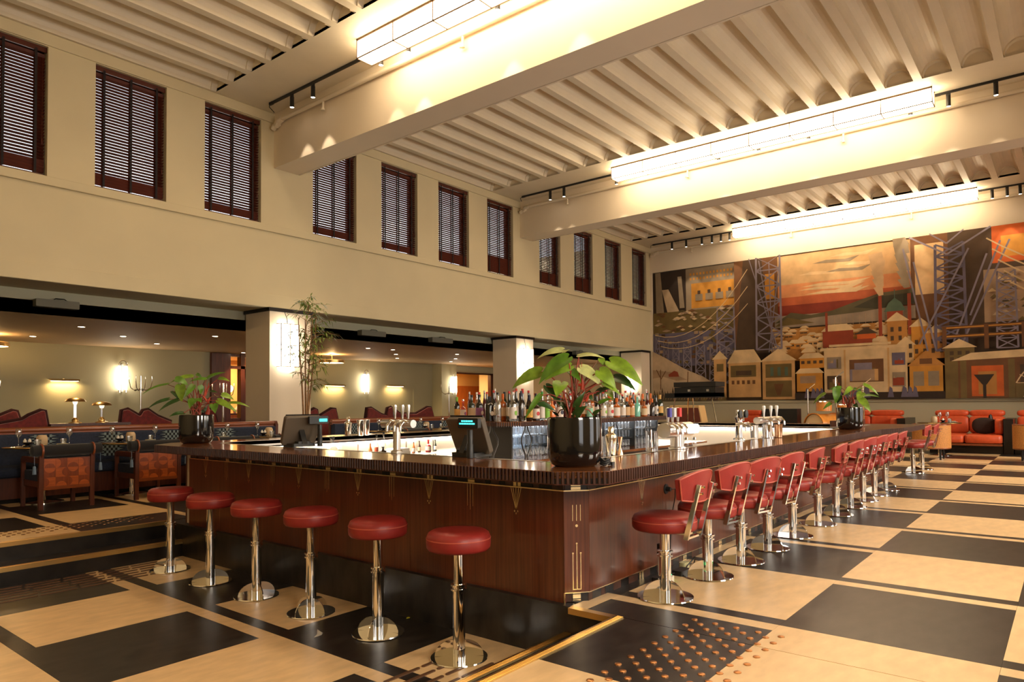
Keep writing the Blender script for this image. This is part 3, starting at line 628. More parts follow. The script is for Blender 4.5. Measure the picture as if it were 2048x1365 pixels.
# ------------------------------------------------------------------ the bar island
BAR = thing('bar_counter', 'long mahogany bar island with fluted edge and brass inlays', 'bar counter', (0, 0, 0))
OUT = [(3.22, 2.34), (3.40, 2.10), (10.6, 2.10), (11.2, 1.92), (13.0, 1.92), (13.0, 7.68), (3.5, 7.68), (3.22, 7.42)]
INN = [(3.76, 2.80), (3.90, 2.66), (10.6, 2.66), (12.45, 2.66), (12.45, 7.22), (3.95, 7.22), (3.76, 7.05)]
def ring(mb, A, B, z0, z1):
    # countertop as quads between an outer and an inner outline (matched by hand)
    pairs = [(A[0], B[0]), (A[1], B[1]), (A[2], B[2]), (A[3], B[3]), (A[4], B[3]), (A[5], B[4]), (A[6], B[5]), (A[7], B[6])]
    n = len(pairs)
    for i in range(n):
        a, b = pairs[i]; c, d = pairs[(i + 1) % n]
        mb.add([(*a, z1), (*c, z1), (*d, z1), (*b, z1)], [(0, 1, 2, 3)] if b != d else [(0, 1, 2)])
        mb.add([(*a, z0), (*c, z0), (*d, z0), (*b, z0)], [(3, 2, 1, 0)] if b != d else [(2, 1, 0)])
        mb.add([(*a, z0), (*c, z0), (*c, z1), (*a, z1)], [(0, 1, 2, 3)])
        if b != d: mb.add([(*b, z0), (*d, z0), (*d, z1), (*b, z1)], [(3, 2, 1, 0)])
    return mb
obj('countertop', ring(MB(), OUT, INN, .80, .84), COUNTER, BAR)
tr = MB()
for i in range(len(INN)):
    a, b = Vector((*INN[i], 0)), Vector((*INN[(i + 1) % len(INN)], 0)); d = (b - a).normalized(); nrm = Vector((-d.y, d.x, 0)); o_ = a - nrm * .05; p_ = b - nrm * .05
    tr.add([(o_.x, o_.y, .8415), (p_.x, p_.y, .8415), (b.x, b.y, .8415), (a.x, a.y, .8415)], [(0, 1, 2, 3)])
    tr.add([(a.x, a.y, .78), (b.x, b.y, .78), (b.x, b.y, .8415), (a.x, a.y, .8415)], [(3, 2, 1, 0)])
obj('steel_inner_trim', tr, STEEL, BAR)
# fluted edge: half-round reeds standing proud all round the overhang
flu = MB(); core = MB()
for i in range(len(OUT)):
    a, b = Vector((*OUT[i], 0)), Vector((*OUT[(i + 1) % len(OUT)], 0)); L = (b - a).length; d = (b - a) / L; nr = Vector((d.y, -d.x, 0))
    core.add([(a.x, a.y, .768), (b.x, b.y, .768), (b.x, b.y, .836), (a.x, a.y, .836)], [(0, 1, 2, 3)])
    if i in (4, 5): continue
    pitch = .0285; n = int(L / pitch)
    for k in range(n):
        c = a + d * (L * (k + .5) / n)
        q = [c + d * (.0095 * math.cos(t)) + nr * (.011 * math.sin(t)) for t in (0, PI * .3, PI * .7, PI)]
        flu.add([(p.x, p.y, .769) for p in q] + [(p.x, p.y, .838) for p in q], [(0, 1, 5, 4), (1, 2, 6, 5), (2, 3, 7, 6), (0, 3, 2, 1), (4, 5, 6, 7)])
obj('fluted_edge', flu, WENGE, BAR, kind='stuff')
obj('edge_core', core, EBONY, BAR)
un = ring(MB(), OUT, INN, .762, .768); obj('underside', un, MAHOG2, BAR)
# faces of the bar: left short side, chamfer, right long side
FACES = {'L': (Vector((3.517, 0, 0)), Vector((0, 1, 0)), Vector((-1, 0, 0))), 'R': (Vector((0, 2.384, 0)), Vector((1, 0, 0)), Vector((0, -1, 0)))}
ch0, ch1 = Vector((3.517, 2.49, 0)), Vector((3.640, 2.384, 0)); chd = (ch1 - ch0).normalized()
FACES['C'] = (ch0, chd, Vector((chd.y, -chd.x, 0)))
def slab(mb, face, s0, s1, z0, z1, d0, d1):
    o_, d, n = FACES[face]; P_ = lambda s, t, z: tuple(o_ + d * s + n * t + Vector((0, 0, z)))
    mb.add([P_(s0, d0, z0), P_(s1, d0, z0), P_(s1, d1, z0), P_(s0, d1, z0), P_(s0, d0, z1), P_(s1, d0, z1), P_(s1, d1, z1), P_(s0, d1, z1)],
           [(3, 2, 1, 0), (4, 5, 6, 7), (0, 1, 5, 4), (1, 2, 6, 5), (2, 3, 7, 6), (3, 0, 4, 7)]); return mb
CL = (ch1 - ch0).length
def panels(face, cuts, z0):
    for a, b in zip(cuts, cuts[1:]): obj('front_panel', slab(MB(), face, a + .001, b - .001, z0, .684, -.02, 0), MAHOG, BAR)
panels('L', [2.49, 3.89, 5.28, 6.67, 7.30], -.257); panels('C', [0, CL], .06); panels('R', [3.64, 5.03, 6.42, 7.81, 9.2, 10.59, 11.98, 12.6], .06)
bd = MB()
for f, a, b, z0 in (('L', 2.49, 7.30, -.257), ('C', 0, CL, .06), ('R', 3.64, 12.6, .06)):
    slab(bd, f, a, b, .684, .691, -.02, .004); slab(bd, f, a, b, z0 - .004, z0, -.02, .003)
bd.box(3.513, 2.486, LO, 3.519, 2.492, .06)
obj('brass_bead', bd, INLAY, BAR)
rr = random.Random(5)
def blocks(face, a, b, z0, z1, name, tiles_at, tw=.062, dep=-.012):
    s = a; i = 0
    while s < b - .01:
        hit = [t for t in tiles_at if t - tw / 2 - .012 <= s < t + tw / 2]
        nxt = min([t - tw / 2 for t in tiles_at if t - tw / 2 > s + .002] + [b])
        if hit: s = hit[0] + tw / 2; continue
        wdt = min(rr.choice((.05, .075, .1, .13)), nxt - s)
        obj(name, slab(MB(), face, s + .001, s + wdt - .001, z0, z1, -.03, dep), EBONY if i % 2 else WENGE, BAR); s += wdt; i += 1
    for t in tiles_at:
        if a < t < b:
            m_ = slab(MB(), face, t - tw / 2, t + tw / 2, z0, z1, -.03, dep + .002); obj('gilt_block', m_, INLAY, BAR)
            k = MB()
            if round((t - 2.87) / .408) % 2: 
                for q in (.25, .8): slab(k, face, t - tw / 2, t + tw / 2, z0 + (z1 - z0) * q, z0 + (z1 - z0) * q + .005, -.03, dep + .003)
            else: slab(k, face, t - .004, t + .004, z0, z1, -.03, dep + .003)
            obj('ebony_line', k, EBONY, BAR)
LT = [2.87 + .408 * i for i in range(11)]; RT = [4.315 + .69 * i for i in range(12)]
blocks('L', 2.49, 7.30, .692, .762, 'frieze_block', LT); blocks('L', 2.49, 7.30, LO, -.262, 'plinth_block', LT)
blocks('C', 0, CL, .692, .762, 'frieze_block', [CL / 2]); blocks('C', 0, CL, 0, .055, 'plinth_block', [CL / 2], .05)
blocks('R', 3.64, 8.0, .692, .762, 'frieze_block', RT[:6]); blocks('R', 3.64, 8.0, 0, .055, 'plinth_block', RT[:6])
obj('plinth_back', slab(slab(MB(), 'R', 8.0, 12.6, 0, .055, -.03, -.012), 'R', 8.0, 12.6, .692, .762, -.03, -.012), WENGE, BAR)
def inlay(face, s, kind):
    o_, d, n = FACES[face]; mb = MB(); P_ = lambda a, z: o_ + d * a + n * .0012 + Vector((0, 0, z))
    def ln(a0, z0, a1, z1, w=.0045):
        p, q = P_(a0, z0), P_(a1, z1); t = (q - p).normalized(); u = t.cross(n).normalized() * (w / 2)
        mb.add([p + u, q + u, q - u, p - u], [(0, 1, 2, 3)])
    def dot(a, z, r=.007):
        mb.add([P_(a + r * math.cos(PI * i / 4), z + r * math.sin(PI * i / 4)) for i in range(8)], [tuple(range(8))])
    if kind == 'V':
        for f in (-1, -.55, 0, .55, 1): ln(s + .042 * f, .682, s + .004 * f, .545)
        for a, z in ((-.013, .53), (.013, .53), (0, .515)): dot(s + a, z)
    elif kind == 'III':
        for f, z in ((-.025, .53), (0, .505), (.025, .53)): ln(s + f, .682, s + f, z)
    elif kind == 'A':
        for f in (-1, -.55, 0, .55, 1): ln(s + .042 * f, -.25, s + .004 * f, -.115)
        for a, z in ((-.013, -.1), (.013, -.1), (0, -.085)): dot(s + a, z)
    elif kind == 'iii':
        for f, z in ((-.03, -.11), (0, -.05), (.03, -.11)): ln(s + f, -.25, s + f, z); dot(s + f, z, .006)
    elif kind == 'cor':
        for f, z in ((-.025, .30), (0, .36), (.025, .30)): ln(s + f, .075, s + f, z); dot(s + f, z, .006)
        ln(s - .025, .078, s + .025, .078)
        for f in (-.025, 0, .025): ln(s + f, .50, s + f, .60, .004)
        dot(s, .47, .009)
    obj('brass_inlay', mb, INLAY, BAR)
for i, t in enumerate(LT): inlay('L', t, 'V' if i % 2 == 0 else 'III'); inlay('L', t, 'A' if i % 2 == 0 else 'iii')
inlay('C', CL / 2, 'cor')
for i, t in enumerate(RT): inlay('R', t, 'V' if i % 2 == 0 else 'III')
# back and far faces, inside linings, work shelves, strip lights
body = MB(); body.box(3.54, 7.40, 0, 12.6, 7.42, .762); body.box(12.58, 2.40, 0, 12.6, 7.42, .762)
obj('rear_panels', body, MAHOG, BAR)
LIN = mat('pale steel lining', s2l(216, 206, 192), .35, .3)
ins = MB(); ins.box(3.545, 2.52, 0, 3.56, 7.40, .762); ins.box(3.66, 2.40, 0, 12.58, 2.415, .762); ins.box(3.56, 7.385, .0, 12.58, 7.40, .762); ins.box(12.565, 2.415, 0, 12.58, 7.385, .762)
ins.box(4.15, 7.12, .42, 12.3, 7.385, .44)
obj('inner_lining', ins, LIN, BAR)
wk = MB(); wk.box(3.56, 2.95, .55, 4.35, 7.05, .58); wk.box(4.35, 2.415, .55, 12.3, 3.05, .58); wk.box(4.4, 6.55, .55, 12.3, 7.38, .58)
wk.box(4.32, 3.05, 0, 4.35, 7.0, .55); wk.box(4.4, 6.55, 0, 12.3, 6.58, .55)
obj('work_shelf', wk, STEEL, BAR)
sk = MB()
for y in (4.7, 5.3, 5.9): sk.box(3.95, y - .22, .50, 4.30, y - .20, .60).box(3.95, y + .20, .50, 4.30, y + .22, .60)
for x in (5.0, 6.3, 8.2, 9.4): sk.box(x, 7.05, .58, x + .02, 7.36, .74).box(x + .5, 7.05, .58, x + .52, 7.36, .74)
obj('sink_dividers', sk, STEEL, BAR)
obj('raised_box', MB().box(11.3, 2.75, .842, 12.7, 2.95, .93), MAHOG2, BAR)
LED = emis('warm strip light', (1, .80, .56), 16)
ls = MB(); ls.box(3.57, 2.95, .752, 3.60, 7.1, .760); ls.box(4.3, 7.33, .752, 12.4, 7.36, .760); ls.box(3.9, 2.44, .752, 12.3, 2.47, .760); ls.box(12.52, 2.6, .752, 12.55, 7.2, .76)
obj('strip_light', ls, LED, BAR)
for x, y, sx, sy in ((5.6, 7.0, 2.6, .2), (9.2, 7.0, 3.6, .2), (12.0, 5, .2, 4)):
    lamp('AREA', 'under_counter_lamp', (x, y, .78), 14, (1, .84, .66), shape='RECTANGLE', size=sx, size_y=sy)
struct('floor', MB().box(3.56, 2.42, -.001, 12.57, 7.38, .003), mat('bar mat', (.05, .045, .04), .8))

# ------------------------------------------------------------------ bar stools
def stool(hseat, top, r, label, back):
    t = thing('bar_stool', label, 'bar stool', (0, 0, 0), 0, 'red stools with backs' if back else 'backless red stools')
    obj('base_plate', MB().lathe([(.172, 0), (.178, .004), (.175, .010), (.03, .014)], n=40), CHROME, t, smooth=30)
    fin = MB()
    for a in (PI * .25, PI * .75, PI * 1.25, PI * 1.75) if not back else (PI * .1, PI * .77, PI * 1.43):
        q = [(.03, .012)] + [(.035 + .115 * math.sin(PI / 2 * i / 8), .012 + .10 * math.cos(PI / 2 * i / 8)) for i in range(9)]
        st = len(fin.v); fin.prism(q, -.0035, .0035, 'y').xf(Matrix.Rotation(a, 4, 'Z'), st)
    obj('base_fins', fin, CHROME, t, smooth=30)
    obj('pole', MB().lathe([(.038, .01), (.038, hseat * .66)], n=24, cap=False).lathe([(.032, hseat * .66), (.032, hseat)], n=24, cap=False), CHROME, t, smooth=40)
    z = hseat * .66
    obj('collar', MB().lathe([(.034, z - .028), (.05, z - .024), (.05, z - .014), (.04, z - .010), (.04, z - .002), (.05, z + .002), (.05, z + .012), (.033, z + .016)], n=28), CHROME, t, smooth=40)
    h = top - hseat
    obj('seat', MB().lathe([(0, hseat), (r * .93, hseat), (r * .985, hseat + h * .12), (r, hseat + h * .35), (r * .995, hseat + h * .62), (r * .94, hseat + h * .84), (r * .84, hseat + h * .94), (r * .5, hseat + h * .99), (0, hseat + h)], n=44), RED, t, smooth=60)
    obj('seam', MB().lathe([(r * 1.0, hseat + h * .56), (r * 1.006, hseat + h * .59), (r * 1.0, hseat + h * .62)], n=44, cap=False), PIPING, t, smooth=60)
    if back:
        ps = MB()
        for s in (-1, 1):
            st = len(ps.v)
            ps.prism([(-.175, hseat - .028), (-.205, hseat - .035), (-.292, top + .20), (-.270, top + .205)], s * .092 - .009, s * .092 + .009, 'x')
        ps.box(-.10, -.20, hseat - .034, .10, -.178, hseat - .022); ps.box(-.05, -.18, hseat - .016, .05, -.02, hseat - .004)
        obj('back_posts', ps, CHROME, t)
        n = 12; V_ = []; F_ = []; prof = lambda u: (top + .095 + .018 * u * u, top + .285 - .045 * abs(u) ** 2.2)
        bk = MB(); pts = {}
        for side, off in ((0, -.215), (1, -.252)):
            for i in range(n + 1):
                u = -1 + 2 * i / n; x = .225 * u; lo, hi = prof(u); w_ = 1 - .16 * 1
                for j in range(5):
                    f = j / 4; zz = lo + (hi - lo) * f; wx = x * (.80 + .22 * f)
                    y = off + .055 * u * u - .10 * (zz - top) ; pts[side, i, j] = len(V_); V_.append((wx, y, zz))
        for i in range(n):
            for j in range(4):
                F_.append((pts[0, i, j], pts[0, i, j + 1], pts[0, i + 1, j + 1], pts[0, i + 1, j])); F_.append((pts[1, i, j], pts[1, i + 1, j], pts[1, i + 1, j + 1], pts[1, i, j + 1]))
            for j in (0, 4):
                q = (pts[0, i, j], pts[0, i + 1, j], pts[1, i + 1, j], pts[1, i, j]); F_.append(q if j == 0 else q[::-1])
        for i in (0, n):
            for j in range(4):
                q = (pts[0, i, j], pts[1, i, j], pts[1, i, j + 1], pts[0, i, j + 1]); F_.append(q if i == 0 else q[::-1])
        obj('backrest', bk.add(V_, F_), REDB, t, smooth=40, bevel=.006)
        ed = [V_[pts[1, i, 4]] for i in range(n + 1)]; ed = [V_[pts[1, 0, j]] for j in range(5)] + ed[1:] + [V_[pts[1, n, j]] for j in range(3, -1, -1)] + [V_[pts[1, i, 0]] for i in range(n - 1, -1, -1)]
        obj('piping', MB().tube(ed, .005, 6), PIPING, t, smooth=60)
        bo = MB()
        for s in (-1, 1):
            for zz in (top + .15, top + .19): bo.tube([(s * .092, -.285 - .3 * (zz - top - .15), zz), (s * .092, -.302 - .3 * (zz - top - .15), zz + .002)], .009, 8)
        obj('bolts', bo, CHROME, t)
    return t
s0 = stool(.667, .788, .20, '', False); LY = [6.82, 6.055, 5.30, 4.54, 3.765, 3.0]
LL = ['backless red stool nearest the steps', 'second backless red stool from the steps', 'third backless red stool from the steps, on a dark tile', 'fourth backless red stool from the steps, on beige floor', 'fifth backless red stool from the steps, on a dark tile', 'nearest backless red stool, by the brass edged step']
for i, y in enumerate(LY):
    if i == 0: s0.location = (3.11, y, LO); s0['label'] = LL[0]
    else: dup(s0, (3.11, y, LO), .3 * i, LL[i])
s1 = stool(.43, .532, .205, '', True)
RS = [(4.0, 2.05, .0), (4.665, 2.055, -.10), (5.25, 2.04, -.18), (5.85, 2.04, -.12), (6.51, 2.04, .02), (7.28, 2.03, .04), (8.0, 2.04, -.06), (8.67, 2.05, -.10), (9.32, 2.06, -.08), (9.95, 2.06, -.04), (10.62, 2.06, .0), (13.38, 2.16, .0), (14.16, 2.14, .05)]
RL = ['nearest red stool with a backrest, at the corner of the bar'] + ['red bar stool with backrest, %s along the long side from the corner' % q for q in ('second', 'third', 'fourth', 'fifth', 'sixth', 'seventh', 'eighth', 'ninth', 'tenth', 'eleventh')] + ['red stool past the far end of the bar, left of the pair', 'red stool past the far end of the bar, right of the pair']
for i, (x, y, a) in enumerate(RS):
    if i == 0: s1.location = (x, y, 0); s1.rotation_euler = (0, 0, a); s1['label'] = RL[0]
    else: dup(s1, (x, y, 0), a, RL[i])
# ------------------------------------------------------------------ back bar with bottles and glasses
def lite(name, tint, rough=.02, gl=.10):
    if name in MATS: return MATS[name]
    m = bpy.data.materials.new(name); m.use_nodes = True; nt = m.node_tree; nt.nodes.clear()
    tr_ = nt.nodes.new('ShaderNodeBsdfTransparent'); tr_.inputs[0].default_value = (*tint, 1)
    g = nt.nodes.new('ShaderNodeBsdfGlossy'); g.inputs['Roughness'].default_value = rough
    lw = nt.nodes.new('ShaderNodeLayerWeight'); lw.inputs[0].default_value = .35
    ml = nt.nodes.new('ShaderNodeMath'); ml.operation = 'MULTIPLY_ADD'; ml.inputs[1].default_value = .55; ml.inputs[2].default_value = gl * .5
    mx = nt.nodes.new('ShaderNodeMixShader'); o_ = nt.nodes.new('ShaderNodeOutputMaterial')
    nt.links.new(lw.outputs['Facing'], ml.inputs[0]); nt.links.new(ml.outputs[0], mx.inputs[0]); nt.links.new(tr_.outputs[0], mx.inputs[1]); nt.links.new(g.outputs[0], mx.inputs[2]); nt.links.new(mx.outputs[0], o_.inputs[0])
    MATS[name] = m; return m
TUMB = lite('drinking glass', (.93, .94, .95))
BB = thing('back_bar', 'central back bar with a fluted bottle shelf and glass racks', 'back bar', (0, 0, 0))
SH = [(6.05, 4.86), (9.88, 4.86), (9.88, 6.5), (7.3, 6.95), (6.95, 6.88), (5.86, 5.22), (5.84, 5.02)]
obj('bottle_shelf', MB().prism(SH, .985, 1.03, 'z'), COUNTER, BB)
fb = MB()
for i in range(len(SH)):
    a, b = Vector((*SH[i], 0)), Vector((*SH[(i + 1) % len(SH)], 0)); L = (b - a).length; d = (b - a) / L; nr = Vector((d.y, -d.x, 0)); n = max(1, int(L / .026))
    for k in range(n):
        c = a + d * (L * (k + .5) / n); q = [c + d * (.009 * math.cos(t)) + nr * (.010 * math.sin(t)) for t in (0, PI * .3, PI * .7, PI)]
        fb.add([(p.x, p.y, .975) for p in q] + [(p.x, p.y, 1.026) for p in q], [(0, 1, 5, 4), (1, 2, 6, 5), (2, 3, 7, 6), (0, 3, 2, 1), (4, 5, 6, 7)])
obj('fluted_edge', fb, WENGE, BB, kind='stuff')
obj('cabinet', MB().box(6.1, 4.9, .003, 10.6, 6.4, .57), MAHOG2, BB); obj('cabinet_top', MB().box(6.0, 4.72, .57, 10.75, 6.45, .60), COUNTER, BB)
RACKM = mat('rack metal', (.05, .045, .04), .35, .6)
rk = MB()
for x in (6.15, 7.05, 8.15, 9.0, 9.72): rk.box(x, 5.08, .60, x + .022, 5.60, .985)
obj('rack_posts', MB().box(6.15, 5.62, .6, 9.74, 5.64, .985), mat('back glass panel', s2l(196, 204, 214), .3), BB)
for x in (6.15, 7.05, 8.15, 9.0, 9.72): obj('rack_upright', MB().box(x, 5.08, .60, x + .022, 5.60, .985), RACKM, BB)
for z in (.725, .85): obj('rack_tier', MB().box(6.17, 5.10, z, 9.72, 5.60, z + .006), lite('tier glass', (.86, .9, .92)), BB)
for i, x in enumerate((6.35, 6.95, 7.6, 8.35, 9.3)):
    for s in (-1, 1): obj('curved_rod', MB().tube([(x + s * .02, 5.02, .985), (x + s * .03, 5.02, .93), (x + s * .09, 5.02, .84), (x + s * .095, 5.02, .79), (x + s * .06, 5.02, .70), (x + s * .025, 5.02, .64), (x + s * .02, 5.02, .60)], .008, 8), RACKM, BB, smooth=60)
for s in (-1, 1): obj('curved_rod', MB().tube([(5.86 + s * .02, 5.13, .985), (5.86 + s * .03, 5.13, .93), (5.86 + s * .105, 5.13, .83), (5.86 + s * .105, 5.13, .77), (5.86 + s * .03, 5.13, .65), (5.86 + s * .025, 5.13, .56)], .010, 8), RACKM, BB, smooth=60)
obj('rack_light', MB().box(6.2, 5.3, .978, 9.7, 5.4, .984), emis('cool strip', (.86, .93, 1), 12), BB)
lamp('AREA', 'rack_lamp', (7.95, 5.35, .97), 14, (.84, .92, 1), shape='RECTANGLE', size=3.4, size_y=.3)
obj('monitor', MB().box(6.35, 5.95, .72, 6.8, 5.97, .96), BLACKP, BB)
# glasses in the racks
tm = MB().lathe([(.022, .004), (.029, .006), (.034, .10), (.031, .10), (.026, .016), (0, .014)], n=10, cap=False).mesh('tumbler', TUMB, 50)
k = 0
for z in (.601, .732, .857):
    for r in range(2):
        for i in range(36):
            x = 6.25 + .096 * i + .04 * r
            if any(abs(x - p) < .05 for p in (6.16, 7.06, 8.16, 9.01, 9.73)) or x > 9.66: continue
            g = link('tumbler', tm, None, (x + random.uniform(-.006, .006), 5.16 + .13 * r, z), (0, 0, random.random()))
            tag(g, 'clear drinking glass packed in the lit racks under the bottle shelf', 'glass', 'drinking glasses in the back bar racks')
# bottles
def bottle(kind, h, r, glass, cap, lab=None, liquid=None, labz=(.18, .5), lab2=None):
    t = thing('bottle', '', 'bottle')
    P_ = {'wine': [(0, 0), (r * .9, .002), (r, .012), (r, .60), (r * .82, .69), (r * .40, .78), (r * .36, .97), (r * .40, .98), (r * .40, 1)],
          'square': [(0, 0), (r * .95, .003), (r, .015), (r, .62), (r * .92, .68), (r * .45, .74), (r * .36, .78), (r * .36, 1)],
          'squat': [(0, 0), (r * .95, .004), (r, .02), (r, .52), (r * .8, .62), (r * .34, .70), (r * .30, .95), (r * .34, 1)],
          'slim': [(0, 0), (r * .95, .003), (r, .012), (r * 1.0, .52), (r * .7, .66), (r * .42, .80), (r * .38, 1)]}[kind]
    P_ = [(a, b if b < .013 else b * h) for a, b in P_]
    obj('body', MB().lathe(P_, n=16, cap=True), glass, t, smooth=40)
    obj('cap', MB().lathe([(r * .42, h * .985), (r * .42, h * 1.07), (0, h * 1.07)], n=12, cap=False) if cap[1] == 's' else MB().lathe([(r * .40, h * .80), (r * .42, h * .82), (r * .42, h * 1.01), (0, h * 1.01)], n=12, cap=False), cap[0], t, smooth=40)
    if lab: obj('paper_label', MB().lathe([(r * 1.012, h * labz[0]), (r * 1.012, h * labz[1])], n=20, cap=False), lab, t, smooth=60)
    if lab2: obj('label_motif', MB().prism([(r * .5 * math.cos(2 * PI * i / 12), h * (labz[0] + labz[1]) / 2 + h * .09 * math.sin(2 * PI * i / 12)) for i in range(12)], -r * 1.03, -r * .9, 'y'), lab2, t)
    if liquid: obj('liquid', MB().lathe([(0, .006), (r * .9, .008), (r * .9, h * .45), (0, h * .45)], n=14, cap=False), liquid, t, smooth=40)
    return t
def pm(n, r, g, b): return mat('print ' + n, s2l(r, g, b), .5)
def gm(n, c, rough=.05): return mat('bottle ' + n, c, rough, coat=.6)
DKG, BLK, DBR, AMB, REDG, DKR = gm('dark green', (.008, .018, .010)), gm('black', (.006, .005, .005)), gm('dark brown', (.022, .010, .005)), gm('amber', s2l(168, 84, 26)), gm('red', s2l(140, 24, 30)), gm('dark red', s2l(70, 12, 18))
CLR, TUR, ORG, BLUC, PNK = lite('clear bottle', (.90, .92, .90), gl=.2), gm('turquoise', s2l(116, 196, 176)), gm('orange', s2l(216, 112, 40)), lite('bluish bottle', (.72, .80, .86), gl=.2), lite('rose bottle', (.85, .5, .5), gl=.2)
WHT, CRM, YEL, PUR, GRN, GLD, RDL, BEI, MNT, NAV = pm('white', 226, 216, 204), pm('cream', 214, 186, 150), pm('yellow', 222, 168, 62), pm('purple', 150, 96, 150), pm('green', 132, 190, 70), pm('gold', 206, 160, 84), pm('red', 196, 50, 44), pm('beige', 206, 168, 120), pm('mint', 140, 200, 170), pm('navy', 40, 44, 66)
caps = {'w': (WHT, 's'), 'k': (BLACKP, 's'), 'n': (NAV, 'f'), 'r': (RDL, 's'), 'g': (GRN, 'f'), 'kf': (BLACKP, 'f'), 'o': (pm('orange', 224, 112, 40), 'f'), 'y': (GLD, 'f'), 's': (STEEL, 's'), 'gs': (pm('leaf', 40, 150, 70), 's'), 'c': (CRM, 's')}
# (x, y, kind, height, radius, glass, cap, label, motif, liquid, what it looks like)
FR = [(6.93, 6.70, 'wine', .30, .038, BLK, 'g', GLD, None, None, 'dark wine bottle with green neck foil and gold label, leftmost of the back bar bottles'),
      (6.80, 6.46, 'squat', .25, .040, PNK, 's', WHT, PUR, REDG, 'rose tinted bottle with a pale oval label, second from the left'),
      (6.58, 6.10, 'square', .30, .046, DKG, 'k', CRM, None, None, 'dark green bottle with a plain cream label'),
      (6.42, 5.82, 'square', .30, .047, BLK, 'k', PUR, WHT, None, 'black bottle with a purple label'),
      (6.18, 5.44, 'square', .29, .050, BLK, 'kf', None, WHT, None, 'black bottle with a white oval badge'),
      (5.96, 5.12, 'square', .31, .040, CLR, 'k', None, None, None, 'tall clear bottle without a paper label, left of the white capped one'),
      (6.06, 4.98, 'square', .315, .042, CLR, 'w', WHT, GRN, None, 'clear bottle with white cap and round white and green label'),
      (6.19, 4.965, 'slim', .345, .032, DBR, 'n', None, None, None, 'slim dark bottle with a long navy foil'),
      (6.31, 4.94, 'wine', .30, .040, DBR, 'n', YEL, GLD, None, 'dark bottle with a yellow label'),
      (6.45, 4.95, 'squat', .275, .043, DBR, 'y', WHT, RDL, None, 'brown bottle with an arched white and red label'),
      (6.57, 4.95, 'slim', .32, .033, BLUC, 'gs', WHT, None, None, 'bluish bottle with a bright green cap'),
      (6.66, 4.94, 'slim', .29, .030, CLR, 'k', GRN, None, None, 'slim bottle with a lime green label'),
      (6.77, 4.95, 'squat', .27, .044, ORG, 'c', None, None, None, 'squat orange bottle left of the big planter'),
      (6.93, 4.95, 'square', .30, .044, BLUC, 'n', WHT, NAV, None, 'bottle with white label and navy edge, half hidden by the planter'),
      (7.62, 4.96, 'squat', .26, .042, CLR, 's', MNT, None, None, 'clear bottle with a mint label seen through the plant stems'),
      (7.96, 4.96, 'square', .27, .042, CLR, 'c', WHT, GRN, None, 'clear bottle with white label and a green mark, right of the planter'),
      (8.13, 4.96, 'square', .28, .046, CLR, 'o', WHT, RDL, None, 'bottle with a big white label slashed in red'),
      (8.30, 4.96, 'squat', .27, .048, AMB, 'o', WHT, None, None, 'amber bottle with a large white oval label'),
      (8.47, 4.96, 'square', .27, .040, CLR, 'k', WHT, None, None, 'clear bottle with a narrow white label beside the dark orange necked one'),
      (8.60, 4.97, 'squat', .28, .044, BLK, 'o', BEI, None, None, 'black bottle with beige label and orange neck'),
      (8.72, 4.96, 'square', .26, .042, AMB, 'k', BEI, None, None, 'amber bottle with a tall beige label left of the turquoise one'),
      (8.86, 4.95, 'squat', .29, .044, TUR, 'w', None, None, None, 'turquoise glazed bottle with a white cap'),
      (9.07, 4.95, 'squat', .23, .045, AMB, 'k', CRM, None, None, 'squat amber bottle with cream label, right of the turquoise one'),
      (9.20, 4.97, 'slim', .33, .034, DKR, 'k', WHT, None, None, 'tall dark red bottle with a white label'),
      (9.31, 4.95, 'squat', .26, .040, DBR, 'o', None, None, None, 'small brown bottle with an orange neck near the right end'),
      (9.44, 4.95, 'slim', .29, .032, BLK, 'k', WHT, NAV, None, 'slim black bottle with a narrow white label near the right end'),
      (9.60, 4.97, 'wine', .32, .050, DKG, 'y', GLD, None, None, 'fat dark bottle with a big gold label, rightmost of the back bar bottles')]
for x, y, kd, h, r, g, c, lab, l2, liq, txt in FR:
    b = bottle(kd, h, r, g, caps[c], lab, liq, (.10, .52) if kd != 'wine' else (.14, .46), l2); b.location = (x, y, 1.0305); b.rotation_euler = (0, 0, random.uniform(-.3, .1)); b['label'] = txt; b['group'] = 'bottles on the back bar'
bk_ = [bottle('slim', .35, .032, BLK, caps['r'], WHT), bottle('square', .36, .038, CLR, caps['r'], CRM), bottle('wine', .35, .036, DKG, caps['kf'], CRM), bottle('slim', .36, .030, DKR, caps['w'], None), bottle('square', .35, .038, AMB, caps['o'], CRM), bottle('slim', .37, .032, CLR, caps['w'], WHT)]
nb = 0; rr = random.Random(11)
spots = []
for x, y in ((6.98, 6.55), (6.80, 6.25), (6.62, 5.95), (6.42, 5.62), (6.24, 5.32), (6.14, 5.14)): spots += [(x + .02, y - .02), (x + .18, y - .06)]
x = 6.26
while x < 9.75: spots += [(x, 5.09 + rr.uniform(-.01, .02)), (x + .05, 5.24)]; x += .125
for x, y in spots:
    s = bk_[rr.randrange(6)]; sc = rr.uniform(.86, 1.04)
    o_ = dup(s, (x, y, 1.0305), 0, 'tall bottle half hidden in the back row of the back bar', 'back row bottles'); o_.scale = (1, 1, sc); nb += 1
for s in bk_:
    for c in list(s.children): bpy.data.objects.remove(c)
    bpy.data.objects.remove(s)

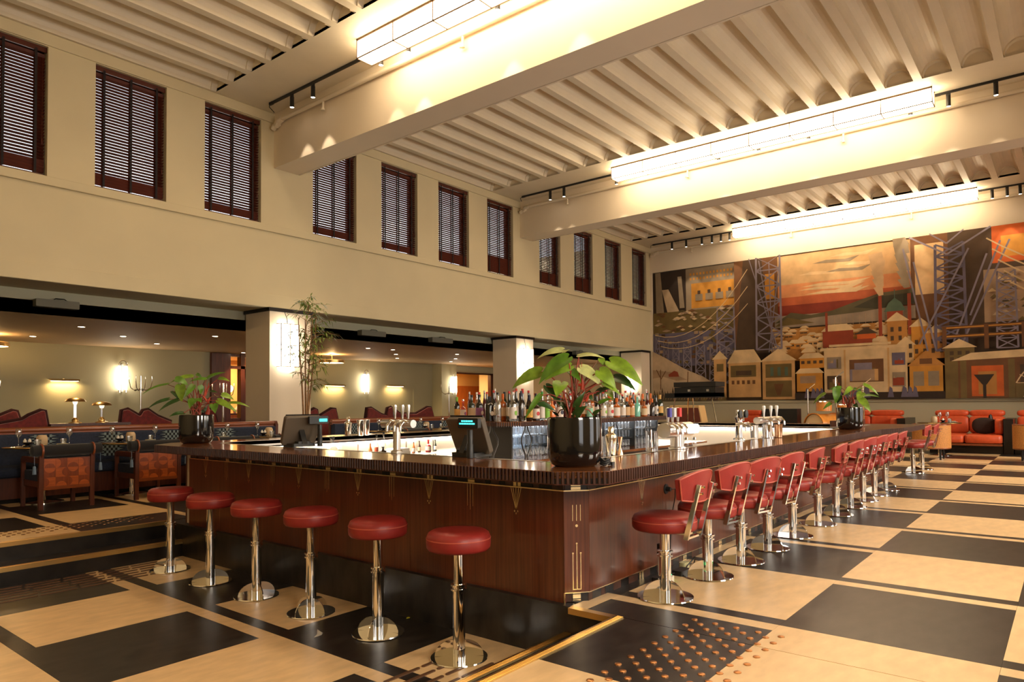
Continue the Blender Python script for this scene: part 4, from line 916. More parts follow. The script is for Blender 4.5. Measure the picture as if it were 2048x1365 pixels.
# ------------------------------------------------------------------ things on the bar
def shaker(loc, label, m, r=.042, h=.215):
    t = thing('cocktail_shaker', label, 'shaker', loc, 0, 'cocktail shakers')
    obj('tin', MB().lathe([(r * .78, 0), (r * .82, .004), (r, h * .55), (r * 1.02, h * .62)], n=24), m, t, smooth=40)
    obj('strainer_lid', MB().lathe([(r * 1.03, h * .62), (r * .95, h * .70), (r * .55, h * .76), (r * .5, h * .78)], n=24), m, t, smooth=40)
    obj('cap', MB().lathe([(r * .55, h * .78), (r * .52, h * .96), (r * .40, h), (0, h)], n=20, cap=False), m, t, smooth=40)
GOLDM = mat('warm polished steel', (.80, .66, .46), .12, 1)
shaker((4.43, 2.70, .842), 'gold toned cocktail shaker right of the big planter', GOLDM)
shaker((5.55, 7.30, .842), 'steel cocktail shaker on the rear counter, left of two open tins', CHROME, .046, .24)
for x, y, n in ((5.62, 7.14, 'left'), (5.76, 7.20, 'right')):
    t = thing('mixing_tin', 'open steel mixing tin on the rear counter, %s of the two' % n, 'tin', (x, y, .842)); obj('wall', MB().lathe([(.033, 0), (.036, .004), (.047, .20), (.045, .20), (.034, .01), (0, .008)], n=22, cap=False), CHROME, t, smooth=40); obj('rim', MB().lathe([(.046, .197), (.049, .200), (.046, .203)], n=22, cap=False), CHROME, t, smooth=40)
JG = mat('copper jigger', (.70, .45, .28), .15, 1)
def jigger(loc, label, m, s=1):
    t = thing('jigger', label, 'jigger', loc); obj('lower_cup', MB().lathe([(.024 * s, 0), (.020 * s, .02 * s), (.007 * s, .058 * s)], n=18), m, t, smooth=40); obj('upper_cup', MB().lathe([(.007 * s, .058 * s), (.013 * s, .10 * s), (.021 * s, .135 * s), (.019 * s, .133 * s), (0, .07 * s)], n=18, cap=False), m, t, smooth=40)
jigger((4.51, 2.67, .842), 'copper toned jigger between the gold shaker and the mixing glass', JG)
jigger((4.98, 7.29, .842), 'steel jigger behind the left till screen', CHROME, 1.25)
t = thing('mixing_glass', 'large cut mixing glass on the bar edge, right of the jigger', 'glass', (4.97, 2.65, .842))
obj('bowl', MB().lathe([(.044, 0), (.050, .004), (.051, .16), (.053, .163), (.048, .163), (.046, .03), (0, .026)], n=24, cap=False), TUMB, t, smooth=40)
obj('foot', MB().lathe([(.046, 0), (.05, .002), (.046, .024), (0, .026)], n=24), lite('thick glass', (.8, .76, .70), gl=.3), t, smooth=40)
obj('bar_spoon', MB().tube([(.0, 0, .03), (.03, .02, .17)], .004, 6), JG, t)
t = thing('tall_glass', 'tall glass on the bar hard against the big planter', 'glass', (4.24, 2.62, .842)); obj('wall', MB().lathe([(.026, 0), (.030, .003), (.034, .15), (.031, .15), (.027, .012), (0, .01)], n=18, cap=False), TUMB, t, smooth=40); obj('water', MB().lathe([(0, .012), (.027, .013), (.029, .04), (0, .04)], n=14, cap=False), lite('water', (.9, .92, .92)), t)
t = thing('coiled_cable', 'small black coiled cable on the counter by the big planter', 'cable', (3.70, 2.30, .841))
for i in range(3): obj('coil', MB().tube([(.035 * math.cos(a) * (1 - .1 * i), .025 * math.sin(a), .012 + .012 * i + .006 * math.sin(3 * a)) for a in [2 * PI * j / 14 for j in range(15)]], .007, 6), BLACKP, t, smooth=60)
obj('plug', MB().rbox(.04, -.03, 0, .07, -.01, .02, .006), BLACKP, t)
# till screens seen from behind
def till(loc, rz, label, disp):
    t = thing('till_screen', label, 'till', loc, rz)
    obj('foot', MB().rbox(-.12, -.17, 0, .12, .05, .03, .03).rbox(-.07, -.02, .03, .07, .05, .05, .02), BLACKP, t)
    st = MB(); st.rbox(-.20, -.02, 0, .20, .028, .29, .02, ax='y'); st.v = [(x * (.84 + .55 * (z if z < .2 else .4 - z)), y, z) for x, y, z in st.v]
    obj('back_shell', st.xf(Matrix.Translation((0, -.10, .025)) @ Matrix.Rotation(math.radians(-24), 4, 'X')), GREYP, t, bevel=.006)
    obj('screen', MB().box(-.165, -.145, .02, .165, -.14, .23).xf(Matrix.Rotation(math.radians(-24), 4, 'X') @ Matrix.Translation((0, .02, .05))), mat('screen glass', (.01, .01, .012), .08), t)
    obj('arm', MB().prism([(.03, .03), (.06, .03), (-.02, .18), (-.05, .18)], -.025, .025, 'x'), BLACKP, t)
    obj('display_pole', MB().lathe([(.024, 0), (.024, .10), (.021, .105), (.021, .205)], (-.13, .10, 0), 16), BLACKP, t, smooth=40)
    cd = obj('customer_display', MB().rbox(-.215, .075, .215, -.02, .11, .288, .008, ax='y'), BLACKP, t)
    obj('lit_text', disp, emis('cyan digits', (.05, .85, .80), 2.2), t)
    return t
dt = MB()
for row, wds in ((.262, (.02, .018, .02, .014, .018)), (.243, (.03, .02, .016, .024, .02, .016))):
    x = -.185 if row < .25 else -.165
    for w_ in wds: dt.box(x, .1105, row, x + w_, .112, row + .010); x += w_ + .005
till((3.77, 3.55, .842), PI / 2, 'till screen on the short side, seen square from behind, left of the big planter', dt)
dt2 = MB().box(-.20, .1105, .235, -.12, .112, .262)
till((3.86, 5.78, .842), PI * .96, 'till screen on the short side, seen edge on, by the bamboo', dt2)
# beer taps
def tap_head(t, x, z, m, hm, lean=0):
    obj('tap_handle', MB().lathe([(.009, .0), (.011, .03), (.020, .10), (.017, .115), (0, .12)], (x, -.02, z + .03), 12, cap=False), hm, t, smooth=50)
    obj('spout', MB().tube([(x, 0, z), (x, -.07, z + .01), (x, -.10, z - .02), (x, -.105, z - .07)], [.016, .016, .012, .011], 10), m, t, smooth=50)
WHTH = mat('white enamel', (.82, .82, .80), .2)
t = thing('beer_tower', 'T shaped steel beer tower on the short side, left of the till seen from behind', 'beer tap', (3.80, 4.36, .842), -PI / 2)
obj('column', MB().lathe([(.05, 0), (.05, .01), (.031, .02), (.031, .225)], n=20), STEEL, t, smooth=40); obj('crossbar', MB().tube([(-.17, 0, .235), (.20, 0, .235)], .033, 18), STEEL, t, smooth=40)
for x in (-.0, .09, .16): tap_head(t, x, .245, CHROME, mat('steel handle', (.7, .69, .67), .2, 1))
t = thing('beer_tower', 'big round steel beer tower with glowing badges, beside the mixing glass', 'beer tap', (5.36, 2.62, .842), 0)
obj('column', MB().lathe([(.075, 0), (.075, .012), (.058, .02), (.058, .15)], n=26), STEEL, t, smooth=40); obj('drum', MB().tube([(-.24, 0, .16), (.24, 0, .16)], .062, 26), STEEL, t, smooth=40)
for x, m in ((-.20, pm('blue tap', 70, 64, 150)), (-.12, pm('clear tap', 200, 200, 200)), (-.02, RDL)): 
    tap_head(t, x, .20, CHROME, STEEL); obj('tap_badge', MB().rbox(x - .02, -.05, .27, x + .02, -.02, .345, .008), m, t)
for x in (.10, .17, .23): obj('lit_badge', MB().lathe([(0, 0), (.038, 0), (.038, .03), (0, .035)], n=16, cap=False).xf(Matrix.Translation((x, -.05, .165)) @ Matrix.Rotation(PI / 2, 4, 'X')), emis('badge light', (1, .93, .90), 16), t)
t = thing('beer_tower', 'steel beer tower with pale enamel handles in front of the black screen box', 'beer tap', (7.57, 2.62, .842), 0)
obj('column', MB().lathe([(.07, 0), (.07, .012), (.05, .02), (.05, .17)], n=24), STEEL, t, smooth=40); obj('crossbar', MB().tube([(-.33, 0, .19), (.36, 0, .19)], .038, 20), STEEL, t, smooth=40)
for x in (-.17, .05, .24): tap_head(t, x, .20, CHROME, WHTH)
t = thing('beer_tower', 'chrome beer tower with two round black badges, left of the enamel handled one', 'beer tap', (7.0, 2.72, .842), 0)
obj('column', MB().lathe([(.06, 0), (.06, .012), (.035, .02), (.035, .20), (.05, .23), (.02, .26)], n=20), CHROME, t, smooth=40)
for x in (-.08, .08): obj('round_badge', MB().lathe([(0, 0), (.042, 0), (.042, .016), (0, .018)], n=18, cap=False).xf(Matrix.Translation((x, -.04, .265)) @ Matrix.Rotation(PI / 2, 4, 'X')), BLACKP, t, smooth=40); tap_head(t, x, .16, CHROME, CHROME)
CUP = mat('copper cup', (.72, .42, .24), .16, 1)
for i, (x, y, m, n) in enumerate(((7.38, 2.70, STEEL, 'steel'), (7.47, 2.60, CHROME, 'tall chrome'), (7.62, 2.52, CUP, 'copper'))):
    t = thing('bar_cup', '%s bar cup standing below the enamel tap handles' % n, 'cup', (x, y, .842)); obj('wall', MB().lathe([(.034, 0), (.037, .003), (.046, .14), (.043, .14), (.034, .01), (0, .008)], n=18, cap=False), m, t, smooth=40); obj('rim', MB().lathe([(.044, .137), (.048, .14), (.044, .143)], n=18, cap=False), m, t)
for i, (x, y) in enumerate(((5.75, 2.72), (5.83, 2.68))):
    t = thing('salt_shaker', 'small glass shaker right of the glowing beer tower, ' + ('left' if i == 0 else 'right'), 'shaker', (x, y, .842)); obj('jar', MB().lathe([(.018, 0), (.022, .004), (.020, .045), (.014, .055)], n=12), TUMB, t, smooth=40); obj('cap', MB().lathe([(.015, .055), (.013, .075), (0, .08)], n=12, cap=False), CHROME, t)
# bottles and jars along the rear work shelf
WK = [(5.05, 6.95, 'squat', .26, .075, lite('carafe', (.8, .82, .84), gl=.3), 'k', None, BLK, 'big glass jar of dark liquid on the rear work shelf'),
      (5.72, 6.95, 'slim', .26, .030, CLR, 'k', None, gm('red drink', s2l(190, 70, 40)), 'pourer bottle with red mixer behind the T shaped tower'),
      (5.88, 7.0, 'slim', .28, .032, CLR, 'k', None, None, 'clear pourer bottle behind the T shaped tower'),
      (5.58, 6.90, 'slim', .17, .026, ORG, 'w', None, None, 'small orange squeeze bottle by the T shaped tower'),
      (5.70, 6.80, 'square', .12, .045, DBR, 'k', WHT, None, 'short brown jar with a white label by the T shaped tower'),
      (6.35, 6.95, 'slim', .14, .022, AMB, 'k', WHT, None, 'little amber bitters bottle left of the red one'),
      (6.62, 6.95, 'squat', .16, .040, REDG, 'r', WHT, None, 'little red bottle on the rear work shelf'),
      (6.50, 7.0, 'slim', .15, .022, DBR, 'k', CRM, None, 'little dark bitters bottle on the rear work shelf'),
      (6.80, 7.0, 'slim', .15, .022, DKG, 'k', WHT, None, 'little green bottle right of the red one on the rear work shelf')]
for x, y, kd, h, r, g, c, lab, liq, txt in WK:
    b = bottle(kd, h, r, g, caps[c], lab, liq, (.15, .5)); b.location = (x, y, .5805); b['label'] = txt; b['group'] = 'bottles on the rear work shelf'
t = thing('folded_towel', 'folded white bar towel on the rear work shelf', 'towel', (6.05, 6.92, .581)); obj('fold', MB().rbox(-.13, -.1, 0, .13, .1, .05, .02, ax='y'), mat('towel', (.8, .77, .72), .9), t); obj('top_fold', MB().rbox(-.12, -.09, .05, .12, .09, .085, .015, ax='y'), mat('towel', (.8, .77, .72), .9), t)
for i, x in enumerate((4.55, 4.63, 4.71)):
    t = thing('juice_bottle', 'small clear bottle with yellow juice, %s of three on the rear shelf' % ('left', 'middle', 'right')[i], 'bottle', (x, 6.95, .5805), 0, 'juice bottles'); obj('wall', MB().lathe([(.024, 0), (.027, .004), (.027, .10), (.012, .14), (.012, .18)], n=14), TUMB, t, smooth=40); obj('juice', MB().lathe([(0, .004), (.024, .005), (.024, .07), (0, .07)], n=12, cap=False), pm('juice', 220, 180, 60), t)
# cables, adapter and socket on the floor by the right side
t = thing('power_strip', 'black power strip with green light and white charger under the nearest backed stool', 'power strip', (4.33, 2.24, 0))
obj('strip', MB().rbox(-.10, -.03, 0, .10, .03, .045, .01), BLACKP, t); obj('green_light', MB().box(-.06, -.032, .025, -.045, -.0305, .04).box(.05, -.032, .02, .075, -.0305, .04), emis('green led', (.05, 1, .25), 4), t)
obj('charger', MB().rbox(-.03, -.02, .045, .015, .02, .19, .008), mat('charger white', s2l(206, 198, 180), .4), t); obj('charger_head', MB().rbox(-.035, -.025, .19, .02, .025, .26, .012), BLACKP, t); obj('base_block', MB().rbox(-.13, -.08, .0, .02, -.032, .05, .006), mat('charger white', (1, 1, 1)), t)
obj('lead', MB().tube([(.05, 0, .045), (.08, .0, .12), (.06, .02, .15), (.09, .03, .06), (.12, .02, .01)], .006, 6), mat('orange lead', s2l(180, 96, 50), .5), t, smooth=60)
t = thing('cable_tangle', 'black adapter and looping cables on the floor beside the power strip', 'cable', (4.62, 2.23, 0))
obj('adapter', MB().rbox(-.09, -.04, 0, .05, .04, .035, .01), BLACKP, t); obj('lead', MB().tube([(.05, 0, .02), (.12, .02, .03), (.17, -.02, .09), (.22, .0, .08), (.25, .03, .01), (.3, .05, .008)], .005, 6), BLACKP, t, smooth=60); obj('second_lead', MB().tube([(-.09, .02, .02), (-.16, .04, .01), (-.2, .06, .04), (-.15, .09, .08), (-.05, .1, .05), (.02, .11, .01)], .005, 6), BLACKP, t, smooth=60)
obj('pale_plug', MB().rbox(.10, .03, 0, .19, .08, .05, .015), mat('pale plug', s2l(190, 184, 140), .4), t)
t = thing('wall_socket', 'round black socket with a plugged cable on the long side of the bar', 'socket', (4.68, 2.383, .59))
obj('plate', MB().lathe([(.038, 0), (.036, .006), (0, .006)], n=20, cap=False).xf(Matrix.Rotation(PI / 2, 4, 'X')), BLACKP, t); obj('plug', MB().lathe([(.018, .006), (.016, .04)], n=12).xf(Matrix.Rotation(PI / 2, 4, 'X')), BLACKP, t)
obj('cord', MB().tube([(0, -.035, 0), (.05, -.05, .0), (.07, -.04, -.06), (.05, -.02, -.2), (.03, -.015, -.4), (.02, -.02, -.585)], .004, 6), BLACKP, t, smooth=60)
t = thing('paper_scrap', 'torn white paper scrap on the dark floor between two backless stools', 'paper', (2.84, 4.07, LO + .0005), .4); obj('sheet', MB().prism([(-.06, -.01), (.0, .005), (.09, .06), (.03, -.02), (.0, -.03)], 0, .003, 'z'), mat('scrap', (.5, .45, .38), .8), t); obj('flap', MB().prism([(0, -.03), (.03, -.02), (.015, .0)], .003, .006, 'z'), mat('scrap', (.5, .45, .38)), t)
t = thing('fallen_leaf', 'tiny yellow leaf on the floor against the bar plinth', 'leaf', (3.46, 3.85, LO + .0005)); obj('blade', MB().prism([(-.02, 0), (0, .014), (.022, .004), (.004, -.012)], 0, .004, 'z'), pm('yellow leaf', 190, 180, 40), t); obj('stalk', MB().tube([(.02, .003, .003), (.04, .006, .003)], .002, 5), pm('yellow leaf', 0, 0, 0), t)
# ------------------------------------------------------------------ planters on the bar, bamboo behind it
LG = [mat('leaf bright', s2l(120, 150, 40), .40, var=.35, scale=14), mat('leaf mid', s2l(84, 124, 30), .38, var=.35, scale=14), mat('leaf dark', s2l(44, 76, 26), .38, var=.35, scale=14), mat('leaf pale', s2l(186, 190, 120), .5, var=.25, scale=16)]
STEMR, STEMG = mat('red stem', s2l(150, 58, 40), .45), mat('brown stem', s2l(112, 74, 44), .5)
def leaf(mb, B, T, N, W):
    B, T = Vector(B), Vector(T); ax = T - B; L = ax.length; ax = ax / L; N = (N - ax * N.dot(ax)).normalized(); S = N.cross(ax)
    prof = [(-.10, .42), (-.04, .78), (.10, 1.0), (.28, .98), (.48, .80), (.68, .54), (.86, .24), (1.0, 0)]
    vs = []; 
    for t, w in prof:
        c = B + ax * (t * L) + N * (L * (.10 * math.sin(PI * max(0, t)) - .05 * t * t))
        if t < 0: cc = B
        for s in (-1, -.5, 0, .5, 1):
            base = c if not (t < 0 and s == 0) else B + ax * 0
            vs.append(base + S * (s * w * W / 2) + N * (abs(s) * w * W * .16 - (abs(s) == 1) * w * W * .05))
    fs = []
    for i in range(len(prof) - 1):
        for j in range(4): fs.append((i * 5 + j, (i + 1) * 5 + j, (i + 1) * 5 + j + 1, i * 5 + j + 1))
    return mb.add(vs, fs)
def planter(loc, label, plabel, cx, cy_, sc, leaves, stems, cz=.30, seed=1):
    """pot at loc; leaves listed as base and tip offsets (sideways, up) seen from the room's near corner, with a depth offset"""
    rr = random.Random(seed); d = Vector((loc[0], loc[1], 0)).normalized(); r = Vector((d.y, -d.x, 0)); UP = Vector((0, 0, 1))
    t = thing('planter', plabel, 'planter', loc, 0, 'black glazed planters')
    R, H = .172, .302
    obj('pot', MB().lathe([(.0, 0), (R * .74, 0), (R * .86, .012), (R * .97, .05), (R, .10), (R, H - .015), (R * .985, H), (R * .93, H), (R * .93, H - .05), (0, H - .05)], n=48, cap=False), CERAM, t, smooth=40)
    obj('soil', MB().lathe([(R * .925, H - .045), (R * .5, H - .03), (0, H - .025)], n=24, cap=False), SOIL, t)
    p = thing('potted_plant', label, 'plant', (loc[0], loc[1], loc[2] + H - .02), 0, 'red stemmed leafy plants')
    F = lambda x, y, dep: r * ((x - cx) * sc) + UP * ((cy_ - y) * sc + .02) + d * dep
    for i, (bx, by, tx, ty, w, c, dep) in enumerate(leaves):
        dep += rr.uniform(-.03, .03); B, T = F(bx, by, dep), F(tx, ty, dep + rr.uniform(-.10, .02))
        N = (-d * rr.uniform(.5, .9) + UP * rr.uniform(.5, .8) + r * rr.uniform(-.3, .3))
        obj('leaf', leaf(MB(), B, T, N, w * sc), LG[c], p, smooth=80)
        root = F(cx + rr.uniform(-60, 60) * .00071 / sc, cy_ + 6, rr.uniform(-.05, .05)); root.z = .0
        mid = root.lerp(B, .5) + UP * .06 - r * ((bx - cx) * sc * .18)
        obj('stem', MB().tube([root, root.lerp(mid, .5) + UP * .01, mid, mid.lerp(B, .55) + UP * .015, B], [.006, .0055, .005, .0042, .0035], 6), STEMR if (i % 3) else STEMG, p, smooth=70)
    for bx, by, tx, ty, w in stems:
        a, b = F(bx, by, -.02), F(tx, ty, -.03)
        obj('red_shoot', MB().tube([a, a.lerp(b, .4) + r * .004, b], [w * sc, w * sc * .9, w * sc * .15], 7), mat('red shoot', s2l(176, 62, 36), .4), p, smooth=60)
    return p
P1 = [(490, 100, 255, 165, 80, 3, .05), (540, 190, 280, 410, 165, 1, -.10), (300, 300, 30, 440, 140, 0, -.02), (560, 255, 330, 380, 110, 0, -.03), (480, 400, 440, 525, 140, 0, -.05), (345, 430, 480, 615, 100, 2, .02), (265, 570, 440, 655, 60, 2, -.05), (295, 510, 158, 715, 55, 1, -.06),
      (640, 152, 872, 172, 60, 3, .08), (830, 180, 870, 262, 60, 0, .08), (650, 275, 845, 440, 130, 3, -.06), (815, 300, 955, 455, 130, 0, -.05), (920, 215, 1198, 425, 165, 0, .02), (955, 350, 1135, 468, 110, 2, .06), (850, 410, 1005, 520, 60, 0, -.05), (560, 290, 655, 395, 80, 1, -.05), (600, 610, 692, 470, 60, 2, -.06),
      (600, 700, 700, 600, 95, 2, -.04), (810, 582, 945, 540, 40, 1, .0), (760, 690, 835, 630, 50, 2, .02), (790, 495, 930, 440, 70, 2, .04), (430, 690, 360, 640, 60, 2, .02), (560, 440, 620, 520, 90, 2, .10), (470, 560, 540, 680, 90, 2, .05), (690, 480, 760, 560, 80, 2, .10), (890, 480, 930, 545, 70, 0, .05), (480, 150, 560, 95, 40, 3, .06)]
S1 = [(635, 390, 637, 185, 6), (655, 400, 660, 215, 6), (660, 460, 662, 330, 18), (630, 420, 680, 420, 14), (560, 650, 565, 550, 18), (690, 560, 720, 500, 16)]
planter((3.60, 2.46, .8415), 'big leafy plant with red stems in the planter at the bar corner', 'black glazed planter at the near corner of the bar', 591, 705, .00071, P1, S1, seed=2)
P2 = [(300, 285, 10, 415, 40, 1, .02), (585, 180, 320, 265, 80, 0, .02), (400, 225, 550, 300, 120, 1, -.08), (455, 300, 470, 515, 130, 0, -.10), (600, 305, 490, 470, 80, 1, -.10), (315, 478, 68, 600, 55, 2, -.02), (430, 485, 200, 632, 60, 2, -.06), (490, 660, 325, 695, 70, 2, -.06), (770, 205, 988, 120, 60, 1, .02), (745, 215, 555, 245, 60, 1, .0), (910, 205, 1042, 243, 60, 0, .03), (640, 148, 705, 192, 50, 1, .04),
      (945, 425, 1098, 492, 95, 0, -.02), (900, 500, 1130, 655, 90, 0, -.02), (1045, 530, 1292, 585, 60, 0, .0), (620, 480, 560, 595, 130, 1, -.10), (680, 305, 690, 420, 80, 1, -.05), (840, 550, 860, 665, 110, 1, -.06), (810, 375, 895, 395, 40, 2, .05), (380, 380, 420, 470, 110, 2, .04), (620, 600, 560, 670, 90, 2, .04), (740, 640, 700, 580, 90, 2, .06), (660, 480, 700, 520, 70, 1, -.09)]
S2 = [(740, 440, 790, 255, 12), (730, 450, 750, 270, 12), (755, 500, 700, 420, 16), (770, 680, 780, 560, 26), (765, 520, 800, 455, 20)]
planter((3.62, 7.36, .8415), 'leafy plant with red stems in the planter at the left end of the bar', 'black glazed planter at the left end of the bar', 640, 682, .00082, P2, S2, seed=4)
P3 = [(490, 190, 335, 335, 60, 0, .0), (565, 320, 465, 405, 55, 1, .0), (640, 125, 625, 330, 110, 1, -.08), (690, 110, 530, 140, 60, 1, .03), (820, 115, 720, 225, 70, 0, -.06), (950, 185, 890, 290, 110, 0, -.08), (860, 135, 950, 165, 60, 1, .02), (980, 72, 1155, 218, 55, 0, .03), (965, 230, 1160, 240, 65, 1, .0), (935, 270, 1052, 445, 100, 0, -.06), (690, 220, 640, 330, 70, 2, -.03), (760, 175, 820, 240, 90, 2, .05), (900, 120, 960, 130, 50, 0, .05), (860, 340, 900, 380, 60, 2, .0)]
S3 = [(715, 330, 715, 220, 14), (740, 340, 700, 300, 14), (850, 330, 840, 230, 14)]
planter((10.36, 2.44, .8415), 'leafy plant in front of the drum kit, in the far planter on the bar', 'black glazed planter far along the bar, in front of the drum kit', 795, 380, .001033, P3, S3, seed=6)
# bamboo
bt = thing('bamboo_tree', 'tall bamboo with slim trunks in front of the nearest column', 'plant', (6.98, 10.35, 0))
rr = random.Random(9); d = Vector((.56, .83, 0)).normalized(); r = Vector((d.y, -d.x, 0))
obj('pot', MB().lathe([(0, 0), (.17, 0), (.21, .03), (.23, .42), (.21, .42), (.20, .36), (0, .36)], n=28, cap=False), CERAM, bt, smooth=40)
BARK = mat('bamboo bark', s2l(150, 112, 72), .6, var=.25, scale=20)
tips = []
for i, (a, b) in enumerate(((-.05, -.10), (-.01, .02), (.03, .10), (.06, -.03), (.0, .16))):
    pts = [r * (a * (1 - f) * .8 + (b + .0) * f) + d * (rr.uniform(-.02, .02) + .03 * (i - 2) * f) + r * (.02 * math.sin(5 * f + i)) + Vector((0, 0, .34 + f * 2.4)) for f in [j / 9 for j in range(10)]]
    obj('trunk', MB().tube(pts, [.022 - .0017 * j for j in range(10)], 8), BARK, bt, smooth=60)
    tips.append(pts)
BL = [mat('bamboo leaf', s2l(104, 128, 48), .45, var=.3, scale=10), mat('bamboo leaf light', s2l(150, 168, 84), .45, var=.25, scale=10)]
for q in range(14):
    mbs = [MB(), MB()]; tw = MB()
    zc = 1.55 + 1.5 * (q + .5) / 14; spread = .52 * math.sin(PI * min(1, max(.12, (zc - 1.25) / 1.95))) + .06
    for k in range(5):
        an = rr.uniform(0, 2 * PI); rad = spread * rr.uniform(.5, 1.0); p0 = Vector((0, 0, zc + rr.uniform(-.08, .04))) + r * .04
        p1 = p0 + Vector((math.cos(an) * rad, math.sin(an) * rad, rr.uniform(-.02, .16))); tw.tube([p0, p0.lerp(p1, .5) + Vector((0, 0, .05)), p1], [.005, .004, .002], 5)
        for l in range(11):
            f = rr.uniform(.25, 1.0); b = p0.lerp(p1, f) + Vector((0, 0, .05 * math.sin(PI * f))); dr = Vector((math.cos(an + rr.uniform(-1.3, 1.3)), math.sin(an + rr.uniform(-1.3, 1.3)), rr.uniform(-.7, .35))).normalized(); Ln = rr.uniform(.09, .17)
            s = dr.cross(Vector((0, 0, 1))).normalized() * (Ln * .085); m1 = b + dr * Ln * .4 + Vector((0, 0, .004)); tp = b + dr * Ln - Vector((0, 0, Ln * .25))
            mbs[rr.random() < .35].add([b, m1 + s, tp, m1 - s], [(0, 1, 2, 3)])
    obj('foliage', mbs[0], BL[0], bt, kind='stuff'); obj('foliage', mbs[1], BL[1], bt, kind='stuff'); obj('twigs', tw, BARK, bt, kind='stuff')
# ------------------------------------------------------------------ dining platform: banquettes, tables, armchairs
NAVY = mat('navy upholstery', s2l(38, 46, 66), .85, var=.15, scale=40); BLACKV = mat('black velvet', (.008, .008, .010), .9, sheen=.2)
RAILW = mat('rail wood', s2l(128, 66, 34), .28, var=.2, scale=5, stretch=(.4, 4, 4), coat=.4); CHAIRW = mat('chair wood', s2l(84, 40, 22), .4, var=.25, scale=6, stretch=(5, 5, .6))
VENA, VENB = mat('inlay veneer light', s2l(164, 82, 34), .4, var=.2, scale=6, stretch=(1, 1, 8)), mat('inlay veneer mid', s2l(124, 58, 26), .4, var=.2, scale=6, stretch=(8, 1, 1))
PALEB, DKB = mat('pale blue weave', s2l(120, 134, 136), .9), mat('dark weave', (.010, .012, .018), .9)
def banquette(x0, x1, label):
    t = thing('banquette', label, 'banquette', (0, 0, 0)); y = 11.25
    obj('rail', MB().tube([(x0, y, .925), (x1, y, .925)], .042, 14).box(x0, y - .03, .86, x1, y + .05, .90), RAILW, t, smooth=40)
    obj('back_cushion', MB().rbox(x0 + .02, y - .10, .44, x1 - .08, y + .03, .875, .03, ax='x'), NAVY, t)
    obj('back_panel', MB().box(x0, y + .03, .1, x1, y + .08, .90), CHAIRW, t)
    obj('seat_cushion', MB().rbox(x0 + .02, y - .58, .33, x1 - .08, y - .02, .47, .05, ax='x'), NAVY, t)
    obj('base', MB().box(x0, y - .52, .06, x1, y + .02, .33), CHAIRW, t); obj('kick', MB().box(x0, y - .46, 0, x1, y, .06), EBONY, t)
    for xe in (x1 - .06,): obj('end_scroll', MB().box(xe, y - .5, .1, xe + .06, y + .08, .62).prism([(y - .06, .62), (y + .08, .62), (y + .08, .93), (y + .04, .97), (y - .03, .96), (y - .07, .90)], xe, xe + .06, 'x'), CHAIRW, t, bevel=.01)
    n = int((x1 - x0) / .87) + 1
    for i in range(n):     # woven diamond motifs
        c = x0 + .42 + .87 * i
        if c > x1 - .3: break
        for (z0, z1, yy) in ((.52, .86, y - .1005),):
            ck = MB(); ck2 = MB()
            for r_ in range(9):
                z = z0 + (z1 - z0) * r_ / 9; h = (z1 - z0) / 9; w_ = .10 + .06 * (r_ % 2)
                for k in range(-3, 4): (ck if (k + r_) % 2 else ck2).box(c + k * .03 - .015, yy - .002, z, c + k * .03 + .015, yy, z + h)
                for s in (-1, 1):
                    q = [(c + s * .105, z), (c + s * (.105 + w_ * .9), z + h / 2), (c + s * .105, z + h)]
                    ck2.prism(q, yy - .003, yy, 'y'); ck.prism([(c + s * .105, z + h * .25), (c + s * (.105 + w_ * .55), z + h / 2), (c + s * .105, z + h * .75)], yy - .005, yy - .003, 'y')
            obj('woven_motif', ck, PALEB, t, kind='stuff'); obj('woven_motif', ck2, DKB, t, kind='stuff')
    return t
banquette(1.2, 6.98, 'long navy banquette with a wooden rail, left of the nearest column')
banquette(8.15, 14.1, 'navy banquette with a wooden rail between the two columns')
